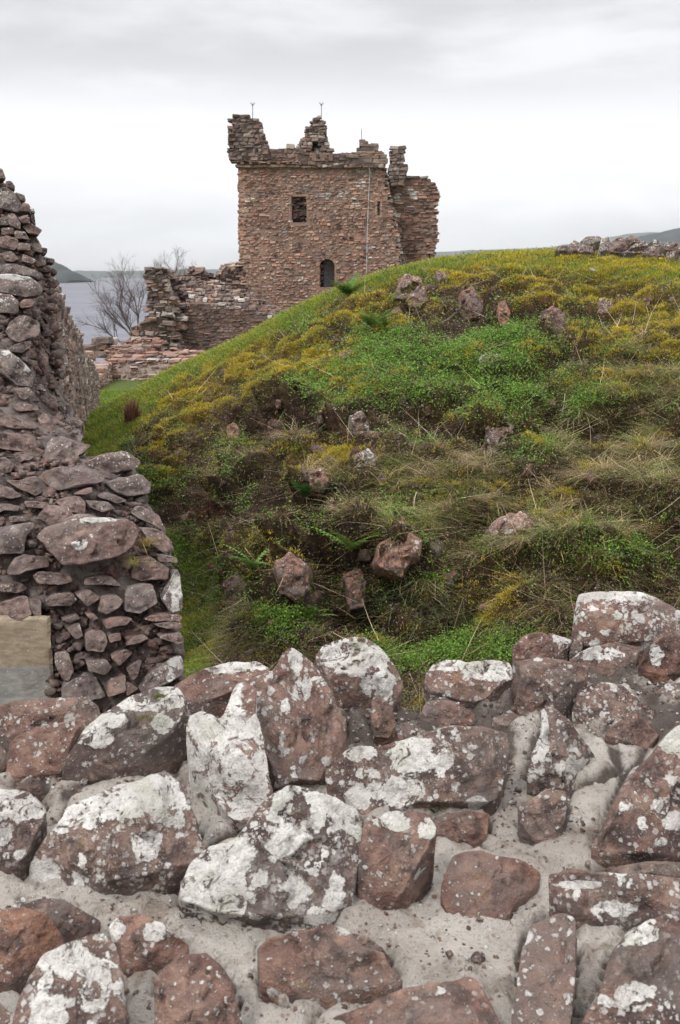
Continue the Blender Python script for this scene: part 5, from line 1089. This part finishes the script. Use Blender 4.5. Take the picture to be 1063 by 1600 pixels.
# tufts of long drooping stems
tc_ = np.where((d_ > .45) & (g_ < .4) & (b_ < .45))[0]; tc_ = rs.choice(tc_, 300, replace=False)
ti = np.repeat(tc_, 26); n = len(ti); P_ = Pg[ti]+rs.normal(0, .03, (n, 3))*np.array([1, 1, .3]); az = rs.normal(0, .8, n); D_ = down[ti]; D_ = norm(np.stack([D_[:, 0]*np.cos(az)-D_[:, 1]*np.sin(az), D_[:, 0]*np.sin(az)+D_[:, 1]*np.cos(az), D_[:, 2]], 1))
tuftc = np.repeat(vary((.52, .41, .235), 300, rs, .3, .1)*np.where(rs.random((300, 1)) < .35, np.array([[.5, .75, .35]]), 1.0), 26, 0)*rs.uniform(.7, 1.3, (n, 1))
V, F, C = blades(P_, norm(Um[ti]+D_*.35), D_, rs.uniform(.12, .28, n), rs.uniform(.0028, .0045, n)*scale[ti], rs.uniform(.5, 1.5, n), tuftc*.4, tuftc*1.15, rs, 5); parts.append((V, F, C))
# loose straws lying about
lc_ = np.where((g_ < .3) & (m_+d_+b_ > .3))[0]; lc_ = rs.choice(lc_, 1500, replace=False); n = len(lc_)
az = rs.uniform(0, 6.28, n); D_ = np.stack([np.cos(az), np.sin(az)*.5, rs.normal(-.1, .35, n)], 1); ca = vary((.62, .50, .34), n, rs, .3, .05)
V, F, C = blades(Pg[lc_]+Ng[lc_]*.035, norm(D_+Ng[lc_]*.25), norm(rs.normal(0, 1, (n, 3))), rs.uniform(.15, .5, n), rs.uniform(.0035, .006, n), rs.uniform(-.25, .25, n), ca, ca, rs, 4); parts.append((V, F, C))
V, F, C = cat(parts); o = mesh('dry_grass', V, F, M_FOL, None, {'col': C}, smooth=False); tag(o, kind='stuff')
# heather, dead leaves and crumbs on the bare earth
k = (ty == 4) | ((ty == 5) & (rs.random(len(ty)) < .6)); P_ = np.repeat(Pg[k], 2, 0); N_ = np.repeat(Ng[k], 2, 0); n = len(P_); P_ = P_+rs.normal(0, .02, P_.shape)+N_*rs.uniform(0, .04, (n, 1))
ca = np.array([(.22, .175, .17), (.12, .075, .055), (.09, .10, .035), (.36, .32, .30), (.16, .09, .06), (.045, .03, .026)])[rs.choice(6, n, p=[.22, .24, .2, .07, .15, .12])]*rs.uniform(.6, 1.3, (n, 1))
V, F, C = leaves(P_, rs.uniform(.005, .013, n)*np.repeat(scale[k], 2), N_, ca, rs, 1.4, .5)
o = mesh('heather_litter', V, F, M_FOL, None, {'col': C}, smooth=False); tag(o, kind='stuff')

# ------------------------------------------------------------------ rocks showing through the slope
def ell(cx, cy, rx, ry, seed, n=9):
    r2 = np.random.default_rng(seed); return [(cx+rx*math.cos(a)*r2.uniform(.78, 1.15), cy+ry*math.sin(a)*r2.uniform(.78, 1.15)) for a in np.linspace(0, 2*math.pi, n, endpoint=False)+r2.uniform(0, 1)]
ROCKS = [
 ([(624,436),(640,429),(655,440),(664,456),(662,478),(650,488),(640,482),(636,466),(626,456)], 'pinkish grey split rock sticking out just under the left brow of the mound', .25, .55, .45),
 ([(683,424),(694,428),(700,440),(692,456),(684,448)], 'narrow brown rock beside the split rock under the brow', .1, .8, .5),
 ([(722,462),(738,452),(752,470),(750,492),(732,500),(718,488)], 'brown mossy rock below the crest, left of the centre of the slope', .15, .8, .5),
 ([(778,478),(790,472),(796,492),(790,510),(780,502)], 'small upright orange pink rock near the crest', .1, .9, .1),
 ([(748,562),(762,552),(776,556),(778,572),(762,580),(750,576)], 'small pale rock lying in the bright green patch', .6, .3, .1),
 ([(850,492),(868,480),(884,498),(882,530),(866,545),(852,520)], 'dark brown rock under the turf overhang at the upper right', .1, .8, .7),
 ([(938,470),(952,468),(958,484),(948,500),(936,488)], 'grey brown rock at the right end of the turf overhang', .25, .4, .4),
 ([(532,552),(548,548),(556,560),(546,570),(532,566)], 'small pink rock between moss patches on the left shoulder', .15, 1, .0),
 ([(594,860),(608,846),(640,838),(655,848),(652,868),(632,880),(628,898),(604,890),(592,876)], 'orange pink block standing out of the dark foot of the mound', .3, 1, .25),
 ([(770,828),(784,810),(812,806),(832,820),(826,846),(800,862),(778,852)], 'layered pale brown rock low on the right side of the slope', .35, .45, .3),
 ([(760,668),(782,654),(800,672),(802,704),(788,722),(768,706)], 'crumbling pale topped rock in the dry grass right of centre', .35, .4, .6),
 ([(548,652),(566,646),(578,668),(572,690),(552,684)], 'dark rock in the bare hollow left of centre', .35, .5, .7),
 ([(556,712),(574,704),(588,716),(580,732),(560,728)], 'grey rock with white flecks below the bare hollow', .6, .2, .5),
 ([(356,668),(366,662),(374,676),(370,694),(358,690)], 'small pink brown rock at the left end of the bare ledge', .15, .9, .2),
 ([(420,660),(440,652),(452,668),(446,690),(426,686)], 'reddish brown rock face in the middle of the bare ledge', .05, .8, .6),
 ([(430,884),(452,868),(476,884),(482,914),(464,936),(440,924)], 'brown rock face at the foot of the mound, left of the orange block', .15, .8, .5),
 ([(350,912),(372,902),(388,924),(384,956),(360,950)], 'dark earthy rock at the lower left foot of the mound', .05, .9, .75),
 ([(540,900),(560,890),(572,912),(568,944),(548,948)], 'narrow brown rock just left of the orange block', .15, .8, .5),
 ([(484,740),(502,732),(512,752),(500,770),(486,762)], 'rounded brown rock above the large fern', .15, .7, .4),
 ([(836,672),(850,666),(866,672),(862,686),(842,688)], 'low rock capped with yellow moss at the right', .2, .5, .5),
 ([(612,486),(622,480),(628,490),(620,498)], 'fist sized brown rock below the split rock', .2, .7, .3),
]
for i, (ol, lab, li, hue, dk) in enumerate(ROCKS):
    cx = np.mean([p[0] for p in ol]); cy = np.mean([p[1] for p in ol]); ol = [(cx+(p[0]-cx)*1.18, cy+(p[1]-cy)*1.18) for p in ol]; h_ = hit(cx, cy); r3 = np.random.default_rng(i+70)
    w_ = np.ptp([p[0] for p in ol])/FPX*h_[1]; n = norm(np.array([r3.normal(0, .25), -1, .45])); B = h_*(1-.045/h_[1])
    o = stone(ol, B, n, norm(np.array([h_[0]*.0, 1, -.45])), w_*1.3+.25, None, M=64, K=20, relief=.34, lich=min(1, li+.12), hue=hue*.7, dark=min(1, dk+.25), seed=400+i, mat=M_ROCK, rough=2.8, taper=-.1, name='rock', steep=2.2)
    tag(o, lab, 'rock', 'rocks showing through the slope of the mound')

k = np.where((b_ > .35) & (g_ < .4) & (Pg[:, 1] < 15))[0]; k = rs.choice(k, min(520, len(k)), replace=False); n = len(k)
cc_ = np.stack([rs.uniform(0, .35, n), rs.uniform(.1, 1, n), rs.uniform(.6, 1.0, n), 0*k], 1)
V, F, C = blob_mesh(Pg[k]-Ng[k]*.012, .012+.045*rs.random(n)**2, cc_, squash=(1.3, .9, .9), rnd=.24, seed=77)
o = mesh('outcrop_rubble', V, F, M_ROCK, None, {'stn': C}); tag(o, kind='stuff')
# ------------------------------------------------------------------ low stone row on the crest
SR = [([(868,392),(871,384),(889,383),(890,392)],.3,.3),([(888,392),(890,382),(898,374),(908,382),(904,393)],.3,.5),([(904,381),(915,370),(936,369),(943,374),(927,383),(910,382)],.55,.2),([(901,394),(909,382),(925,384),(930,394)],.3,.9),
 ([(935,391),(940,373),(950,370),(957,377),(951,392),(937,394)],.6,.1),([(952,386),(959,377),(978,378),(982,387),(976,396),(954,395)],.1,.6),([(956,378),(966,371),(977,370),(978,379)],.2,1),([(976,373),(985,368),(997,369),(1002,378),(982,381)],.25,1),
 ([(981,389),(997,378),(1011,377),(1014,384)],.5,.9),([(974,395),(994,385),(1011,386),(1003,396)],.6,.4),([(1003,394),(1018,383),(1029,388),(1029,402),(1011,399)],.3,.7),([(1012,382),(1022,374),(1035,378),(1029,385)],.6,.3),
 ([(1027,388),(1038,382),(1044,393),(1038,400),(1028,400)],.3,.8),([(1032,382),(1048,378),(1062,381),(1060,391),(1040,391)],.3,.8),([(1042,394),(1062,391),(1063,403),(1043,404)],.5,.7),([(1061,393),(1090,390),(1092,405),(1064,405)],.4,.8),([(1058,383),(1080,378),(1095,386),(1088,394),(1062,393)],.3,.9),([(1090,405),(1094,384),(1125,380),(1135,402)],.4,.7)]
cg = hit(990, 402, 10); cr = empty('dry_stone_wall', (float(cg[0]), float(cg[1]), float(cg[2])-.1), 'low tumbled row of lichened stones along the right end of the grassy crest', 'wall')
for i, (ol, li, hue) in enumerate(SR):
    cx = np.mean([p[0] for p in ol]); yb_ = max(p[1] for p in ol); d_at = float(np.interp(cx, [868, 990, 1135], [14.6, 14.2, 13.2]))
    B = at(cx, yb_, d_at); B[1] += (.25 if yb_ < 389 else 0)
    stone(ol, B, (0, -1, .35), (0, .6, -.8), .32, cr, M=40, K=12, relief=.24, lich=min(1, li+.2), hue=hue*.6, dark=.5, seed=600+i, mat=M_STONE, rough=1.2, taper=.05)

# ------------------------------------------------------------------ ferns
def frond(P, U, D, L, w, col_, rs_):
    n = 15; ts = np.linspace(0, 1, n); c = np.array([P+L*(t*U+.55*t*t*D) for t in ts]); T = norm(np.gradient(c, axis=0)); S_ = norm(np.cross(T, Z3+.2*D)); Nn = np.cross(S_, T)
    V = []; F = []; 
    v, f = tube(c, np.linspace(.0035, .001, n), 3); V.append(v); F.append(f); k = len(v); tri = []
    for i in range(2, n):
        ln = w*math.sin(math.pi*min(1, .12+ts[i]*.92))**.8*(1.05-.35*ts[i]); hw = L/n*.42
        for s in (-1, 1):
            a = c[i]-T[i]*hw; b = c[i]+T[i]*hw; tip = c[i]+S_[i]*s*ln+T[i]*ln*.35-Nn[i]*ln*rs_.uniform(0, .25); m1 = (a+tip)/2+T[i]*hw*.1-T[i]*hw*.5; m2 = (b+tip)/2+T[i]*hw*.35
            V.append(np.array([a, m1, tip, m2, b])); tri.append([k, k+1, k+2, k+3, k+4]); k += 5
    V = np.concatenate(V); C = np.array(col_)*rs_.uniform(.75, 1.25, (len(V), 1))
    return V, [f, np.array(tri)], C
FERNS = [((545, 462), 11, .34, (.09, .17, .035), 'spreading dark green fern on the left brow of the mound'), ((578, 510), 8, .26, (.08, .15, .03), 'fern on the mossy shoulder, lower right of the fern on the brow'),
 ((478, 775), 12, .27, (.09, .20, .06), 'bluish green fern hanging over the dark hollow in the middle of the slope'), ((548, 858), 7, .24, (.17, .30, .06), 'light green fern with broad fronds left of the orange rock'),
 ((395, 885), 7, .22, (.20, .34, .09), 'pale green fern at the lower left of the slope'), ((488, 968), 7, .24, (.20, .30, .09), 'fern low at the foot of the mound just above the wall'), ((598, 512), 6, .2, (.09, .15, .03), 'small fern right of the shoulder fern'),
 ((650, 700), 6, .2, (.08, .15, .03), 'small fern in the dry grass at the centre of the slope')]
for i, ((px, py), nf, L, col_, lab) in enumerate(FERNS):
    b0 = hit(px, py); b0 = b0-norm(b0)*.05; L *= 1.25; r3 = np.random.default_rng(i+90); ft = empty('fern', tuple(b0), lab, 'fern', 'ferns growing on the mound')
    for k in range(nf):
        a = r3.uniform(-2.6, -.5) if k > 1 else r3.uniform(0, 3.1); D_ = np.array([math.cos(a), math.sin(a), -.35]); U = norm(np.array([math.cos(a)*.55, math.sin(a)*.55-.15, .75])+r3.normal(0, .12, 3))
        V, F, C = frond(b0+r3.normal(0, .012, 3), U, norm(D_), L*r3.uniform(.7, 1.1), L*.21, col_, r3); mesh('frond', V, F, M_FOL, ft, {'col': C}, smooth=False, loc=tuple(b0))
def clump_thing(name, px, py, n, L, spread, col_, lab, ct, grp=None, wd=.004, base=None, bend=(.4, 1.3), up=.6, seg=5, rad=.05, seed=0):
    b0 = hit(px, py) if base is None else np.array(base); r3 = np.random.default_rng(seed+px); az = r3.uniform(0, 6.28, n); D_ = np.stack([np.cos(az), np.sin(az)*.7-.2, -.5+0*az], 1)
    U = norm(np.stack([np.cos(az)*spread, np.sin(az)*spread-.15, up+0*az], 1)+r3.normal(0, .25, (n, 3))); P_ = b0+r3.normal(0, rad, (n, 3))*np.array([1, .6, .5])
    ca = vary(col_, n, r3, .4, .08); V, F, C = blades(P_, U, norm(D_), L*r3.uniform(.5, 1.1, n), wd*r3.uniform(.7, 1.4, n), r3.uniform(*bend, n), ca*.7, ca*1.1, r3, seg)
    o = mesh(name, V, F, M_FOL, None, {'col': C}, smooth=False, loc=tuple(b0)); tag(o, lab, ct, grp)
clump_thing('dead_bracken', 338, 815, 170, .36, .5, (.19, .075, .045), 'tangle of dead reddish brown bracken at the left of the slope', 'bracken', wd=.006, rad=.12)
clump_thing('dead_bracken', 862, 480, 70, .2, .6, (.24, .09, .05), 'small tuft of dead reddish bracken under the turf overhang', 'bracken', wd=.006, rad=.06)
clump_thing('dead_bracken', 770, 668, 40, .3, .15, (.26, .13, .07), 'upright reddish dead stalks right of centre of the slope', 'bracken', wd=.005, up=1.0, bend=(0, .2), rad=.05)
clump_thing('rush_tuft', 650, 935, 260, .34, .5, (.10, .13, .05), 'dark green drooping tuft of rush low on the slope right of the orange block', 'grass tuft', wd=.005, bend=(.6, 1.6), rad=.12)
clump_thing('rush_tuft', 700, 965, 200, .30, .5, (.11, .12, .05), 'dark drooping tuft of rush behind the foreground wall', 'grass tuft', wd=.005, bend=(.6, 1.5), rad=.12)
clump_thing('grass_tuft', 930, 660, 150, .3, .5, (.30, .24, .12), 'straw coloured tuft of dead grass on the right side of the slope', 'grass tuft', rad=.08)
clump_thing('grass_tuft', 668, 520, 110, .2, .5, (.14, .17, .05), 'green drooping tuft of grass under the split rock', 'grass tuft', rad=.08)
b0 = at(231, 850, float(DL(231, 850))-.06); clump_thing('grass_tuft', 231, 850, 90, .055, .7, (.40, .30, .08), 'yellow tuft of grass growing between stones at the broken wall end', 'grass tuft', wd=.0016, base=b0, rad=.012)
b0 = at(212, 880, float(DL(212, 880))-.05); clump_thing('grass_tuft', 212, 880, 70, .045, .7, (.34, .30, .08), 'small yellowish tuft of grass below the other tuft on the broken wall', 'grass tuft', wd=.0016, base=b0, rad=.012)
clump_thing('dead_bracken_stump', 207, 660, 120, .34, .12, (.20, .10, .07), 'shaggy reddish brown stump of dead bracken on the left edge of the mound', 'stump', wd=.03, up=1.6, bend=(0, .1), rad=.035)
# two scraps of white on the crest, and moss cushions on the foreground stones
for (px, py, s_, lab) in ((928, 427, .05, 'white pebble lying in the grass of the crest, nearer one'), (950, 405, .035, 'white pebble lying in the grass of the crest, farther one')):
    b0 = hit(px, py)+np.array([0, -.02, .02]); V, F, C = blob_mesh(b0[None], np.array([s_]), np.array([[.95, .3, .1, 1.0]]), squash=(1.3, .9, .5), seed=px); tag(mesh('pebble', V, F, M_STONE, None, {'stn': C}, loc=tuple(b0)), lab, 'pebble', 'white pebbles on the crest')
S.view_layers[0].update()
def cast(px, py):
    dg = bpy.context.evaluated_depsgraph_get(); ok, loc, nrm, idx, ob, mt = S.ray_cast(dg, Vector((0, 0, 0)), Vector(ray(px, py)).normalized()); return np.array(loc), np.array(nrm)
MC = [(250, 1091, 11, (.16, .19, .04), 'dark green moss cushion on top of the white crusted boulder'), (226, 1124, 13, (.30, .29, .12), 'olive moss cushion lower on the white crusted boulder'), (556, 1008, 6, (.20, .20, .09), 'topmost moss cushion on the round pale boulder'), (558, 1017, 6, (.18, .20, .08), 'moss cushion under the topmost one on the round pale boulder'),
 (557, 1035, 7, (.17, .18, .06), 'lowest moss cushion on the round pale boulder'), (565, 1002, 7, (.24, .22, .12), 'right hand moss cushion near the top of the round pale boulder'), (388, 1048, 4, (.22, .19, .07), 'small moss cushion on the low slab left of the pointed stone'), (748, 1074, 8, (.26, .24, .17), 'greyish moss cushion on the stone behind the broad patched stone'),
 (690, 1265, 12, (.28, .25, .15), 'long olive moss cushion under the front edge of the broad patched stone'), (672, 1261, 8, (.24, .22, .12), 'round moss cushion left of the long olive one')]
for (px, py, rpx, col_, lab) in MC:
    p_, n_ = cast(px, py); R_ = rpx/FPX*p_[1]; r3 = np.random.default_rng(px); n = 900; v = norm(r3.normal(0, 1, (n, 3))); v[:, 2] = np.abs(v[:, 2]); q_ = p_+v*R_*np.array([1, .9, .55])*(r3.random((n, 1))**.2)
    ca = vary(col_, n, r3, .35, .08); V, F, C = blades(q_, norm(v+n_*.4), v, R_*r3.uniform(.12, .22, n), np.full(n, R_*.07), r3.uniform(-.3, .3, n), ca*.6, ca*1.2, r3, 2)
    tag(mesh('moss_cushion', V, F, M_FOL, None, {'col': C}, smooth=False, loc=tuple(p_)), lab, 'moss', 'moss cushions on the foreground stones')

# ------------------------------------------------------------------ haze over the loch
V, F = box((0, 3950, 150), (6800, 4150, 190)); hzm = bpy.data.materials.new('haze'); hzm.use_nodes = True; nt = hzm.node_tree; nt.nodes.clear()
pv = nd('ShaderNodeVolumePrincipled'); pv.inputs['Color'].default_value = (.90, .94, 1.0, 1); pv.inputs['Density'].default_value = 1.3e-4; pv.inputs['Anisotropy'].default_value = .85
ho_ = nd('ShaderNodeOutputMaterial'); nt.links.new(pv.outputs[0], ho_.inputs['Volume'])
o = mesh('haze', V, F, hzm, smooth=False); tag(o, kind='stuff')
